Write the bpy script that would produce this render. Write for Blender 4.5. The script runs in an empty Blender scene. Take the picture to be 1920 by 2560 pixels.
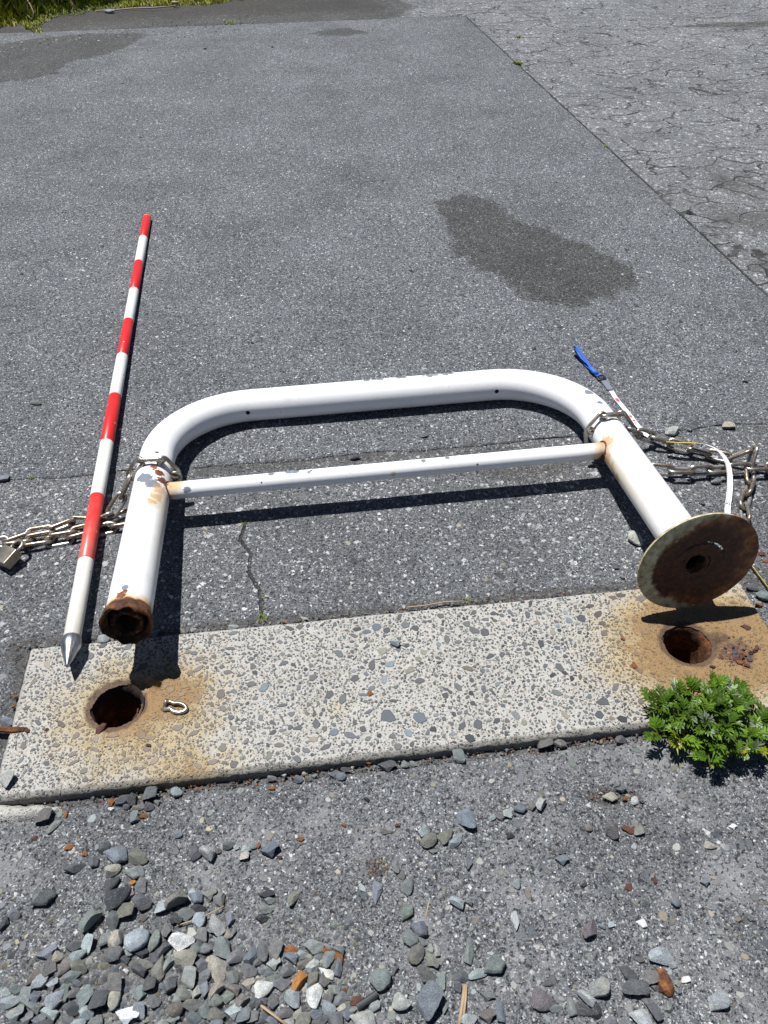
import bpy, bmesh, math, random
import numpy as np
from mathutils import Vector, Matrix, noise as mnoise

random.seed(7)
rng = np.random.default_rng(7)
PI = math.pi
scene = bpy.context.scene
COL = scene.collection

# ------------------------------------------------------------------ camera
CAM_R = np.array([[0.99997875, -0.00449594, -0.00472168],
                  [0.0065198, 0.68956798, 0.72419162],
                  [0.0, 0.72420701, -0.68958263]])      # rows: right, up, forward
CAM_O = np.array([0.0, 0.0, 1.2003])
cam_d = bpy.data.cameras.new('camera'); cam = bpy.data.objects.new('camera', cam_d); COL.objects.link(cam)
cam_d.sensor_fit = 'HORIZONTAL'; cam_d.sensor_width = 36.0; cam_d.lens = 36.0 * 1923 / 1920
cam_d.clip_start = 0.02; cam_d.clip_end = 500
m = Matrix.Identity(4)
for i in range(3):
    m[i][0] = CAM_R[0][i]; m[i][1] = CAM_R[1][i]; m[i][2] = -CAM_R[2][i]; m[i][3] = CAM_O[i]
cam.matrix_world = m
scene.camera = cam

# ------------------------------------------------------------------ light
SUN = Vector((-0.2386, 0.2154, 0.9469)).normalized()
world = bpy.data.worlds.new('World'); scene.world = world; world.use_nodes = True
wn = world.node_tree.nodes; wl = world.node_tree.links
sky = wn.new('ShaderNodeTexSky'); sky.sky_type = 'NISHITA'; sky.sun_disc = False
sky.sun_elevation = math.asin(SUN.z); sky.sun_rotation = math.atan2(SUN.x, SUN.y)
sky.air_density = 0.45; sky.ozone_density = 3.5; sky.dust_density = 0.15
wn['Background'].inputs['Strength'].default_value = 0.05
wl.new(sky.outputs['Color'], wn['Background'].inputs['Color'])
sun_d = bpy.data.lights.new('sun', 'SUN'); sun_d.energy = 5.0; sun_d.angle = math.radians(0.5); sun_d.color = (1.0, 0.98, 0.955)
sun = bpy.data.objects.new('sun', sun_d); COL.objects.link(sun)
sun.rotation_euler = SUN.to_track_quat('Z', 'Y').to_euler(); sun.location = (-2, 2, 6)
scene.view_settings.view_transform = 'Standard'; scene.view_settings.look = 'None'
scene.view_settings.exposure = 0.38; scene.view_settings.gamma = 1.0
scene.cycles.max_bounces = 4; scene.cycles.diffuse_bounces = 2; scene.cycles.glossy_bounces = 2

# ------------------------------------------------------------------ helpers
def at(u, v, z=0.0):
    """point of the place at height z that the photograph shows at pixel u, v (1920 x 2560)"""
    d = CAM_R.T @ np.array([(u - 960) / 1923, (1280 - v) / 1923, 1.0])
    t = (z - CAM_O[2]) / d[2]
    return CAM_O + t * d
def ppm(u, v):
    p = at(u, v); return 1923 / float(CAM_R[2] @ (p - CAM_O))

def _h(ix, iy, seed):
    n = (ix * 374761393 + iy * 668265263 + seed * 2147483 + 1013904223) & 0xffffffff
    n = ((n ^ (n >> 13)) * 1274126177) & 0xffffffff
    n = (n ^ (n >> 16)) & 0xffff
    return n / 65535.0
def vnoise(x, y, scale, seed=0):
    x = np.asarray(x, float) * scale; y = np.asarray(y, float) * scale
    ix = np.floor(x).astype(np.int64); iy = np.floor(y).astype(np.int64)
    fx = x - ix; fy = y - iy; fx = fx * fx * (3 - 2 * fx); fy = fy * fy * (3 - 2 * fy)
    a = _h(ix, iy, seed); b = _h(ix + 1, iy, seed); c = _h(ix, iy + 1, seed); d = _h(ix + 1, iy + 1, seed)
    return (a * (1 - fx) + b * fx) * (1 - fy) + (c * (1 - fx) + d * fx) * fy - 0.5
def fbm(x, y, scale, octv=4, seed=0):
    r = 0; a = 1.0
    for i in range(octv):
        r = r + a * vnoise(x, y, scale, seed + i * 17); a *= 0.5; scale *= 2.03
    return r
def sstep(e0, e1, x):
    t = np.clip((x - e0) / (e1 - e0), 0, 1); return t * t * (3 - 2 * t)
def poly_sd(x, y, poly):
    """signed distance to a polygon, positive inside"""
    x = np.asarray(x, float); y = np.asarray(y, float)
    d = np.full(x.shape, 1e9); inside = np.zeros(x.shape, bool); n = len(poly)
    for i in range(n):
        x0, y0 = poly[i]; x1, y1 = poly[(i + 1) % n]
        ex, ey = x1 - x0, y1 - y0
        t = np.clip(((x - x0) * ex + (y - y0) * ey) / (ex * ex + ey * ey + 1e-12), 0, 1)
        d = np.minimum(d, np.hypot(x - x0 - t * ex, y - y0 - t * ey))
        c = ((y0 > y) != (y1 > y)) & (x < (x1 - x0) * (y - y0) / (y1 - y0 + 1e-12) + x0)
        inside ^= c
    return np.where(inside, d, -d)

def obj(name, me, mat=None, parent=None, smooth=False):
    o = bpy.data.objects.new(name, me); COL.objects.link(o)
    if mat is not None:
        mats = mat if isinstance(mat, (list, tuple)) else [mat]
        for mm in mats: me.materials.append(mm)
    if smooth: me.shade_smooth()
    if parent is not None: o.parent = parent
    return o
def np_mesh(name, V, F, attrs=None, colors=None):
    me = bpy.data.meshes.new(name)
    V = np.asarray(V, np.float32); F = np.asarray(F, np.int32); k = F.shape[1]
    me.vertices.add(len(V)); me.vertices.foreach_set('co', V.ravel())
    me.loops.add(F.size); me.loops.foreach_set('vertex_index', F.ravel())
    me.polygons.add(len(F)); me.polygons.foreach_set('loop_start', np.arange(0, F.size, k, dtype=np.int32))
    me.update(calc_edges=True)
    for n, a in (attrs or {}).items():
        at_ = me.attributes.new(n, 'FLOAT', 'POINT'); at_.data.foreach_set('value', np.asarray(a, np.float32).ravel())
    if colors is not None:
        c = np.ones((len(V), 4), np.float32); c[:, :3] = colors
        at_ = me.attributes.new('tone', 'FLOAT_COLOR', 'POINT'); at_.data.foreach_set('color', c.ravel())
    return me
def grid_faces(nu, nv, keep=None):
    i = np.arange(nu * nv).reshape(nv, nu)
    F = np.stack([i[:-1, :-1], i[:-1, 1:], i[1:, 1:], i[1:, :-1]], -1).reshape(-1, 4)
    if keep is not None: F = F[keep.ravel()]
    return F
def bm_mesh(name, bm):
    me = bpy.data.meshes.new(name); bm.normal_update(); bm.to_mesh(me); bm.free(); return me
def py_mesh(name, V, F):
    me = bpy.data.meshes.new(name); me.from_pydata([tuple(v) for v in V], [], F); me.update(); return me
def tag(o, label=None, cat=None, group=None, kind=None):
    if label: o['label'] = label
    if cat: o['category'] = cat
    if group: o['group'] = group
    if kind: o['kind'] = kind
    return o
def empty(name, loc=(0, 0, 0)):
    o = bpy.data.objects.new(name, None); COL.objects.link(o); o.location = loc; o.empty_display_size = 0.05; return o
def tube(path, rad, seg=10, caps=True):
    """sweep a circle along 3-D points; rad a number or one per point"""
    P = [Vector(p) for p in path]; n = len(P)
    R = [rad] * n if isinstance(rad, (int, float)) else list(rad)
    V = []; F = []
    T = [(P[min(i + 1, n - 1)] - P[max(i - 1, 0)]).normalized() for i in range(n)]
    ref = Vector((0, 0, 1)) if abs(T[0].z) < 0.9 else Vector((1, 0, 0))
    N = (ref - T[0] * ref.dot(T[0])).normalized()
    for i in range(n):
        N = (N - T[i] * N.dot(T[i])).normalized(); B = T[i].cross(N)
        for k in range(seg):
            a = 2 * PI * k / seg; V.append(P[i] + (N * math.cos(a) + B * math.sin(a)) * R[i])
    for i in range(n - 1):
        for k in range(seg):
            k2 = (k + 1) % seg; F.append((i * seg + k, i * seg + k2, (i + 1) * seg + k2, (i + 1) * seg + k))
    if caps:
        F.append(tuple(range(seg))[::-1]); F.append(tuple((n - 1) * seg + k for k in range(seg)))
    return V, F

# ------------------------------------------------------------------ node helper
class N:
    def __init__(s, name, rough=0.8, metal=0.0):
        s.m = bpy.data.materials.new(name); s.m.use_nodes = True; s.t = s.m.node_tree
        s.b = s.t.nodes['Principled BSDF']; s.b.inputs['Roughness'].default_value = rough; s.b.inputs['Metallic'].default_value = metal
        s._tc = None
    def new(s, t, **k):
        n = s.t.nodes.new(t)
        for a, b in k.items(): setattr(n, a, b)
        return n
    def put(s, sock, v):
        if isinstance(v, bpy.types.NodeSocket): s.t.links.new(v, sock)
        elif v is not None:
            if isinstance(v, tuple) and len(v) == 3 and sock.type == 'RGBA': v = (*v, 1)
            sock.default_value = v
    def pos(s):
        if s._tc is None: s._tc = s.new('ShaderNodeTexCoord').outputs['Object']
        return s._tc
    def math(s, op, a, b=None, c=None, clamp=False):
        n = s.new('ShaderNodeMath', operation=op, use_clamp=clamp); s.put(n.inputs[0], a)
        if b is not None: s.put(n.inputs[1], b)
        if c is not None: s.put(n.inputs[2], c)
        return n.outputs[0]
    def vmath(s, op, a, b=None, out=0):
        n = s.new('ShaderNodeVectorMath', operation=op); s.put(n.inputs[0], a)
        if b is not None: s.put(n.inputs[1], b)
        return n.outputs['Value'] if op in ('LENGTH', 'DISTANCE', 'DOT_PRODUCT') else n.outputs[0]
    def noise(s, scale, detail=3, rough=0.55, vec=None, dist=0.0):
        n = s.new('ShaderNodeTexNoise'); s.put(n.inputs['Vector'], vec or s.pos())
        n.inputs['Scale'].default_value = scale; n.inputs['Detail'].default_value = detail
        n.inputs['Roughness'].default_value = rough; n.inputs['Distortion'].default_value = dist
        return n.outputs['Fac']
    def noisec(s, scale, detail=2, vec=None):
        n = s.new('ShaderNodeTexNoise'); s.put(n.inputs['Vector'], vec or s.pos())
        n.inputs['Scale'].default_value = scale; n.inputs['Detail'].default_value = detail
        return n.outputs['Color']
    def vor(s, scale, vec=None, feature='F1', rnd=1.0):
        n = s.new('ShaderNodeTexVoronoi', feature=feature); s.put(n.inputs['Vector'], vec or s.pos())
        n.inputs['Scale'].default_value = scale; n.inputs['Randomness'].default_value = rnd
        return n
    def sep(s, c):
        n = s.new('ShaderNodeSeparateColor'); s.put(n.inputs[0], c); return n.outputs
    def step(s, x, e0, e1):
        n = s.new('ShaderNodeMapRange', interpolation_type='SMOOTHSTEP'); s.put(n.inputs['Value'], x)
        s.put(n.inputs['From Min'], e0); s.put(n.inputs['From Max'], e1); return n.outputs[0]
    def ramp(s, x, stops, const=False):
        n = s.new('ShaderNodeValToRGB'); s.put(n.inputs[0], x); e = n.color_ramp.elements
        if const: n.color_ramp.interpolation = 'CONSTANT'
        while len(e) < len(stops): e.new(0.5)
        for el, (p, c) in zip(e, stops):
            el.position = p; el.color = (*c, 1) if isinstance(c, tuple) else (c, c, c, 1)
        return n.outputs[0]
    def mix(s, f, a, b, mode='MIX'):
        n = s.new('ShaderNodeMix', data_type='RGBA', blend_type=mode); s.put(n.inputs[0], f)
        s.put(n.inputs[6], a); s.put(n.inputs[7], b); return n.outputs[2]
    def attr(s, name, out='Fac'):
        n = s.new('ShaderNodeAttribute', attribute_name=name); return n.outputs[out]
    def bump(s, h, strength=0.5, dist=0.002, nrm=None):
        n = s.new('ShaderNodeBump'); s.put(n.inputs['Height'], h); n.inputs['Strength'].default_value = strength
        n.inputs['Distance'].default_value = dist
        if nrm is not None: s.put(n.inputs['Normal'], nrm)
        s.t.links.new(n.outputs[0], s.b.inputs['Normal']); return n.outputs[0]
    def col(s, v): s.put(s.b.inputs['Base Color'], v)
    def rough(s, v): s.put(s.b.inputs['Roughness'], v)
    def metal(s, v): s.put(s.b.inputs['Metallic'], v)
    def spot(s, c, r, amp=0.35, nz=None, soft=0.12):
        """mask of a blotch with an uneven edge round the object-space point c"""
        d = s.vmath('DISTANCE', s.pos(), tuple(c)); d = s.math('DIVIDE', d, r)
        if nz is not None: d = s.math('ADD', d, s.math('MULTIPLY', s.math('SUBTRACT', nz, 0.5), amp * 2))
        return s.step(d, 1.0 + soft, 1.0 - soft)
    def seg(s, a, b, w, wob=None):
        """mask of a thin line from a to b (ground plane)"""
        ax, ay = a; bx, by = b; L = math.hypot(bx - ax, by - ay); ux, uy = (bx - ax) / L, (by - ay) / L
        p = s.vmath('SUBTRACT', wob if wob is not None else s.pos(), (ax, ay, 0))
        t = s.vmath('DOT_PRODUCT', p, (ux, uy, 0)); d = s.math('ABSOLUTE', s.vmath('DOT_PRODUCT', p, (-uy, ux, 0)))
        o = s.math('MAXIMUM', s.math('SUBTRACT', 0, t), s.math('SUBTRACT', t, L))
        d = s.math('MAXIMUM', d, o)
        return s.step(d, w, w * 0.35)

# ------------------------------------------------------------------ seams of the paving
SA = (-8.0, 0.603); SB = (1.33, 1.619); SC = (0.591, 6.286); SD = (-8.0, 5.1)
# frame of the concrete foundation
SO = np.array([-0.396, 0.918]); AZ = math.radians(6.7)
ES = np.array([math.cos(AZ), math.sin(AZ)]); ET = np.array([-math.sin(AZ), math.cos(AZ)])
def st(s, t): return SO[0] + s * ES[0] + t * ET[0], SO[1] + s * ES[1] + t * ET[1]
def to_st(x, y):
    dx = np.asarray(x) - SO[0]; dy = np.asarray(y) - SO[1]; return dx * ES[0] + dy * ES[1], dx * ET[0] + dy * ET[1]
S0, S1, TW = -0.283, 1.135, 0.306
APZ = -0.0125
HOLES = [(-0.104, -0.146, 0.0445), (0.965, -0.143, 0.0445)]
def px_st(u, v): p = at(u, v); return to_st(p[0], p[1])
def gz(x, y):
    """height of the paving"""
    s, t = to_st(x, y)
    z = APZ * sstep(0.0, TW, -t) + 0.0022 * fbm(x, y, 6, 3, 3) + 0.0012 * fbm(x, y, 38, 3, 5)
    ap = sstep(TW - 0.01, TW + 0.06, -t)
    z = z + ap * 0.003 * fbm(x, y, 22, 3, 9)
    return z

# ------------------------------------------------------------------ materials: paving
def asphalt(name, lo, hi, chip_scale, fleck, damp=True, warm=0.0, seams=(), crack=None, dust=0.0, big=0.75, grey=1.0):
    n = N(name, 0.85)
    p = n.pos()
    wob = n.vmath('ADD', p, n.vmath('MULTIPLY', n.vmath('SUBTRACT', n.noisec(110, 2), (0.5, 0.5, 0.5)), (0.010, 0.010, 0.010)))
    n1 = n.noise(2.6, 6, 0.62); n2 = n.noise(26, 5, 0.65); n3 = n.noise(330, 3, 0.7)
    base = n.mix(n.math('MULTIPLY', n2, 1.0), (lo * .97, lo, lo * 1.04), (hi * .97, hi, hi * 1.02))
    base = n.mix(n.step(n3, 0.46, 0.62), base, (hi * 2.1, hi * 2.1, hi * 2.08))
    if crack: base = n.mix(n.math('MULTIPLY', n.attr('craze'), 0.45), base, (0.20, 0.20, 0.195))
    # chips of stone of three sizes in the binder
    def chips(scale, thr, share, stops, base, vec, extra=None):
        v = n.vor(scale, vec); v.distance = 'MANHATTAN'; c = n.sep(v.outputs['Color'])
        r = n.math('MULTIPLY_ADD', c[0], thr * 1.3, thr * 0.7)
        e = n.math('SUBTRACT', r, v.outputs['Distance'])
        mk = n.math('MULTIPLY', n.step(e, -0.02, 0.06), n.math('GREATER_THAN', c[1], (1 - share) if extra is None else n.math('SUBTRACT', 1 - share, extra)))
        return n.mix(mk, base, n.ramp(c[2], stops)), mk
    G = grey
    stops = [(0.0, (0.045 * G, 0.05 * G, 0.058 * G)), (0.3, (0.10 * G, 0.105 * G, 0.11 * G)), (0.55, (0.17 * G, 0.17 * G, 0.165 * G)),
             (0.75, (0.25 * G, 0.255 * G, 0.25 * G)), (0.9, (0.38 * G, 0.37 * G, 0.34 * G)), (1.0, (0.52 * G, 0.51 * G, 0.49 * G))]
    base, m1 = chips(chip_scale * 2.4, 0.44, 0.8, [(0, 0.025 * G), (0.4, 0.08 * G), (0.7, 0.20 * G), (0.9, 0.36 * G), (1.0, 0.55 * G)], base, wob)
    base, m2 = chips(chip_scale, 0.42, 0.55, stops, base, wob)
    base, m3 = chips(chip_scale * 0.42, 0.36, 1 - big, stops if name == 'x' else [(0, (0.05, 0.055, 0.065)), (0.4, (0.11, 0.12, 0.125)), (0.7, (0.19, 0.195, 0.185)), (1.0, (0.31, 0.31, 0.29))] if not crack else [(0, 0.06), (0.4, 0.11), (0.7, 0.22), (1.0, 0.40)], base, wob, n.math('MULTIPLY', n.attr('craze'), 0.5) if crack else None)
    # large mottling, brown patches of fines
    base = n.mix(0.75, base, n.ramp(n1, [(0.28, 0.68), (0.5, 1.0), (0.72, 1.28)]), 'MULTIPLY')
    if dust:
        base = n.mix(n.math('MULTIPLY', n.step(n.noise(7, 6, 0.72), 0.47, 0.70), dust), base, (0.25, 0.245, 0.24))
    dk = n.attr('dirt')
    base = n.mix(n.math('MULTIPLY', n.step(n.math('ADD', dk, n.math('MULTIPLY', n.math('SUBTRACT', n2, 0.5), 0.9)), 0.35, 0.75), 0.62), base, (0.058, 0.052, 0.046))
    pit = n.step(n.noise(150, 2, 0.7), 0.42, 0.33)
    base = n.mix(n.math('MULTIPLY', pit, 0.8), base, (0.016, 0.017, 0.019))
    hgt = n.noise(210, 2, 0.6)
    hgt = n.math('ADD', hgt, n.math('MULTIPLY', n3, 1.2))
    hgt = n.math('SUBTRACT', hgt, n.math('MULTIPLY', pit, 1.4))
    line = None
    for (a, b, w) in seams:
        k = n.seg(a, b, w, wob); line = k if line is None else n.math('MAXIMUM', line, k)
    if crack == 'craze':
        q = n.vmath('ADD', p, n.vmath('MULTIPLY', n.vmath('SUBTRACT', n.noisec(5, 3), (0.5, 0.5, 0.5)), (0.35, 0.25, 0)))
        q = n.vmath('MULTIPLY', q, (1.0, 2.1, 1.0))
        v = n.vor(3.7, q, 'DISTANCE_TO_EDGE')
        k = n.math('MULTIPLY', n.step(v.outputs['Distance'], 0.024, 0.008), n.step(n.noise(3.1, 3), 0.32, 0.50))
        k = n.math('MULTIPLY', k, n.attr('craze'))
        line = k if line is None else n.math('MAXIMUM', line, k)
    if line is not None:
        base = n.mix(n.math('MULTIPLY', n.math('MULTIPLY', line, n.step(n.noise(11, 3), 0.30, 0.52)), 0.85), base, (0.028, 0.025, 0.022))
        hgt = n.math('SUBTRACT', hgt, n.math('MULTIPLY', line, 3.5))
    if damp:
        da = n.math('ADD', n.attr('damp'), n.math('MULTIPLY', n.math('SUBTRACT', n.noise(14, 4, 0.6), 0.5), 0.16))
        da = n.math('ADD', da, n.math('MULTIPLY', n.math('SUBTRACT', n.noise(90, 2, 0.6), 0.5), 0.03))
        dm = n.step(da, -0.016, 0.024)
        base = n.mix(n.math('MULTIPLY', dm, 0.85), base, n.mix(1.0, base, (0.43, 0.405, 0.36), 'MULTIPLY'))
        n.rough(n.math('SUBTRACT', 0.85, n.math('MULTIPLY', dm, 0.12)))
    base = n.mix(1.0, base, (1.05, 1.10, 1.18) if name == 'newer_asphalt' else (1.06, 1.10, 1.16), 'MULTIPLY')  # blue tint puts the sky's reflection into the paving colour
    n.col(base)
    n.b.inputs['Specular IOR Level'].default_value = 0.35
    n.bump(hgt, 0.95, 0.0026)
    return n.m

M_NEW = asphalt('newer_asphalt', 0.034, 0.090, 128, 0.10, seams=[(SB, SC, 0.007), (SC, SD, 0.008)], grey=1.16, big=0.93)
x565 = [at(*q)[:2] for q in ((612, 1315), (600, 1350), (628, 1385), (622, 1430), (648, 1475), (655, 1545))]
x_up = [at(*q)[:2] for q in ((790, 1090), (786, 1150))]
M_OLD = asphalt('old_asphalt', 0.040, 0.098, 118, 0.16, crack='craze', seams=[(SB, SC, 0.008), (SC, SD, 0.008)] +
                [(x565[i], x565[i + 1], 0.0042) for i in range(5)], big=0.88, grey=1.0)
M_APR = asphalt('apron_asphalt', 0.045, 0.105, 135, 0.22, damp=False, dust=0.75, big=0.90, grey=1.0)

# ------------------------------------------------------------------ paving
def axis(dense0, dense1, step, far0, far1, grow=1.18):
    a = list(np.arange(dense0, dense1 + step / 2, step)); d = step
    while a[-1] < far1: d *= grow; a.append(a[-1] + d)
    d = step; b = []
    x = a[0]
    while x > far0: d *= grow; x -= d; b.append(x)
    return np.array(b[::-1] + a)

def px_poly(pts, k=1.0, o=(0, 0)): return [tuple(at(o[0] + x / k, o[1] + y / k)[:2]) for x, y in pts]
DAMP1 = px_poly([(930, 440), (975, 425), (1030, 420), (1075, 440), (1110, 470), (1200, 508), (1300, 543), (1362, 575), (1378, 620), (1290, 652), (1240, 674), (1130, 640), (1050, 592), (985, 552), (968, 490)], 1 / 1.1573)
DAMP2 = px_poly([(-2500, 900), (0, 720), (250, 690), (500, 640), (570, 560), (700, 520), (900, 480), (1080, 420), (1240, 330), (1250, 285), (600, 300), (250, 340), (0, 380), (-2500, 500)], 3.456)
DAMP3 = px_poly([(1340, 150), (1420, 125), (1530, 125), (1590, 145), (1500, 158), (1400, 158)], 1.728)
DAMP4 = px_poly([(840, 135), (1150, 128), (1320, 105), (1480, 95), (1700, 92), (2300, 95), (2300, 150), (1600, 146), (1300, 140), (1050, 142)], 1.728, (960, 0))
# old asphalt: everything behind and beside the foundation
ss = axis(-1.2, 1.9, 0.012, -70, 70); ss = np.sort(np.concatenate([ss, [S0 - 0.003, S0 + 0.004, S1 - 0.004, S1 + 0.003]]))
tt = axis(-TW, 1.3, 0.010, -TW, 120, 1.12); tt = np.sort(np.concatenate([tt, [-0.003, 0.003, 0.0]]))
tt = tt[tt >= -TW - 1e-6]; tt[0] = -TW
Sg, Tg = np.meshgrid(ss, tt); Xg, Yg = st(Sg, Tg)
Zg = gz(Xg, Yg)
inn = (Sg > S0) & (Sg < S1) & (Tg < 0.0)
Zg = np.where(inn, -0.45, Zg)
near = (np.abs(Tg) < 0.012) & (Sg > S0) & (Sg < S1) & (Tg >= 0) | ((np.abs(Sg - S0) < 0.02) | (np.abs(Sg - S1) < 0.014)) & (Tg < 0.01) & ~inn
Zg = Zg - np.where(near, 0.006 + 0.004 * vnoise(Xg, Yg, 60, 4), 0)
Zg = Zg - np.where(~inn & (poly_sd(Xg, Yg, [SA, SB, SC, SD]) > 0.03), 0.006, 0)
def seg_d(x, y, a, b):
    ex, ey = b[0] - a[0], b[1] - a[1]; L = ex * ex + ey * ey
    t = np.clip(((x - a[0]) * ex + (y - a[1]) * ey) / L, 0, 1); return np.hypot(x - a[0] - t * ex, y - a[1] - t * ey)
dirt = 0.95 * sstep(0.055, 0.0, np.where(inn, 1, np.abs(Tg))) * (Sg > S0 - 0.05)
dirt = np.maximum(dirt, 0.9 * sstep(0.05, 0.0, np.abs(Sg - S0)) * (Tg < 0.02))
dirt = np.maximum(dirt, 0.75 * sstep(0.07, 0.0, seg_d(Xg, Yg, at(500, 1175)[:2], at(1000, 1130)[:2])))
c1 = at(1290, 1160); dirt = np.maximum(dirt, 0.95 * np.exp(-(((Xg - c1[0]) / 0.22) ** 2 + ((Yg - c1[1]) / 0.075) ** 2)))
c1 = at(1060, 1120); dirt = np.maximum(dirt, 0.8 * np.exp(-(((Xg - c1[0]) / 0.16) ** 2 + ((Yg - c1[1]) / 0.04) ** 2)))
c1 = at(1900, 560); dirt = np.maximum(dirt, (0.75 + 0.9 * fbm(Xg, Yg, 7, 4, 61)) * np.exp(-(((Xg - c1[0]) / 0.34) ** 2 + ((Yg - c1[1] + 0.1) / 0.95) ** 2)))
damp = np.maximum(poly_sd(Xg, Yg, DAMP4), -0.5)
# darker strip along the grass bank at the far left
bank = [(-9, 5.0), (-3.2, 5.25), (-2.3, 5.75), (-1.2, 6.05), (0.1, 6.25), (0.3, 6.5), (-0.3, 7.5), (-9, 8)]
bsd = poly_sd(Xg, Yg, bank); damp = np.maximum(damp, bsd * 0.8 + 0.03); dirt = np.maximum(dirt, 0.75 * sstep(-0.1, 0.25, bsd))
craze = ((Xg > 0.5) & (Yg > 2.0)) | ((Yg > 6.0) & (Xg > 0.2)); craze = craze.astype(float)
V = np.stack([Xg, Yg, Zg], -1).reshape(-1, 3)
old = obj('old_asphalt', np_mesh('old_asphalt', V, grid_faces(len(ss), len(tt)), {'dirt': dirt, 'damp': damp, 'craze': craze}), M_OLD, smooth=True)
tag(old, kind='structure')
# apron in front of the foundation
ss2 = axis(-0.75, 1.35, 0.0065, -70, 70, 1.25)
ta = axis(-1.0, -TW, 0.0065, -60, -TW, 1.2); ta = ta[ta < -TW - 0.002]
tt2 = np.concatenate([ta, [-TW - 0.001]])
Sa, Ta = np.meshgrid(ss2, tt2); Xa, Ya = st(Sa, Ta)
Za = gz(Xa, Ya)
g2 = (Ta > -TW - 0.016) & (Sa > S0 - 0.02) & (Sa < S1 + 0.01)
Za = Za - np.where(g2, 0.007 + 0.006 * vnoise(Xa, Ya, 40, 4), 0)
c1 = at(945, 2165, APZ); hol = np.exp(-(((Xa - c1[0]) / 0.020) ** 2 + ((Ya - c1[1]) / 0.016) ** 2))
c2 = at(1530, 1990, APZ); hol = np.maximum(hol, np.exp(-(((Xa - c2[0]) / 0.055) ** 2 + ((Ya - c2[1]) / 0.016) ** 2)))
c3 = at(1860, 2295, APZ); hol = np.maximum(hol, np.exp(-(((Xa - c3[0]) / 0.010) ** 2 + ((Ya - c3[1]) / 0.008) ** 2)))
Za -= 0.007 * hol
dirt = np.maximum(hol * 1.1, 0.75 * sstep(0.045, 0.0, np.abs(Ta + TW)))
c4 = at(330, 2450, APZ); dirt = np.maximum(dirt, 0.62 * np.exp(-(((Xa - c4[0]) / 0.28) ** 2 + ((Ya - c4[1]) / 0.13) ** 2)))
z0 = np.zeros_like(Xa)
V = np.stack([Xa, Ya, Za], -1).reshape(-1, 3)
apron = obj('asphalt_apron', np_mesh('asphalt_apron', V, grid_faces(len(ss2), len(tt2)), {'dirt': dirt, 'damp': z0, 'craze': z0}), M_APR, smooth=True)
tag(apron, kind='structure')
# newer patch laid over the old paving, with an edge of its own
def patch():
    A, B, C, D = [np.array(q) for q in (SA, SB, SC, SD)]
    u = np.concatenate([np.linspace(0, 0.7, 30)[:-1], np.linspace(0.7, 1, 330)]); v = np.linspace(0, 1, 260) ** 1.25
    U, Vv = np.meshgrid(u, v)
    Q = (A[None, None] * ((1 - U) * (1 - Vv))[..., None] + B * (U * (1 - Vv))[..., None] + C * (U * Vv)[..., None] + D * ((1 - U) * Vv)[..., None])
    X = Q[..., 0]; Y = Q[..., 1]
    e0 = (Vv == 0); X = X + np.where(U == 1, 0.012 * fbm(X, Y, 9, 3, 8), 0)
    Y = Y + np.where(e0, 0.022 * fbm(X, Y, 7, 5, 12), 0) + np.where(Vv == 1, 0.012 * fbm(X, Y, 9, 3, 12), 0)
    Z = gz(X, Y) + 0.0025
    # skirt
    def ring(a): return np.concatenate([a[:1], a, a[-1:]], 0)
    X, Y, Z, U2, V2 = [ring(a) for a in (X, Y, Z, U, Vv)]
    Z[0] -= 0.012; Z[-1] -= 0.012
    X = np.concatenate([X, X[:, -1:]], 1); Y = np.concatenate([Y, Y[:, -1:]], 1); Z = np.concatenate([Z, Z[:, -1:] - 0.012], 1)
    d = np.maximum(poly_sd(X, Y, DAMP1), poly_sd(X, Y, DAMP2)); d = np.maximum(d, poly_sd(X, Y, DAMP3))
    dirt = 0.45 * sstep(0.07, 0.0, seg_d(X, Y, SA, SB))
    c = at(330, 700); dirt = np.maximum(dirt, 0.30 * np.exp(-(((X - c[0]) / 0.25) ** 2 + ((Y - c[1]) / 0.25) ** 2)))
    V = np.stack([X, Y, Z], -1).reshape(-1, 3)
    o = obj('newer_asphalt', np_mesh('newer_asphalt', V, grid_faces(X.shape[1], X.shape[0]), {'dirt': dirt, 'damp': np.maximum(d, -0.5), 'craze': X * 0}), M_NEW, smooth=True)
    tag(o, kind='structure')
patch()

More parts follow.
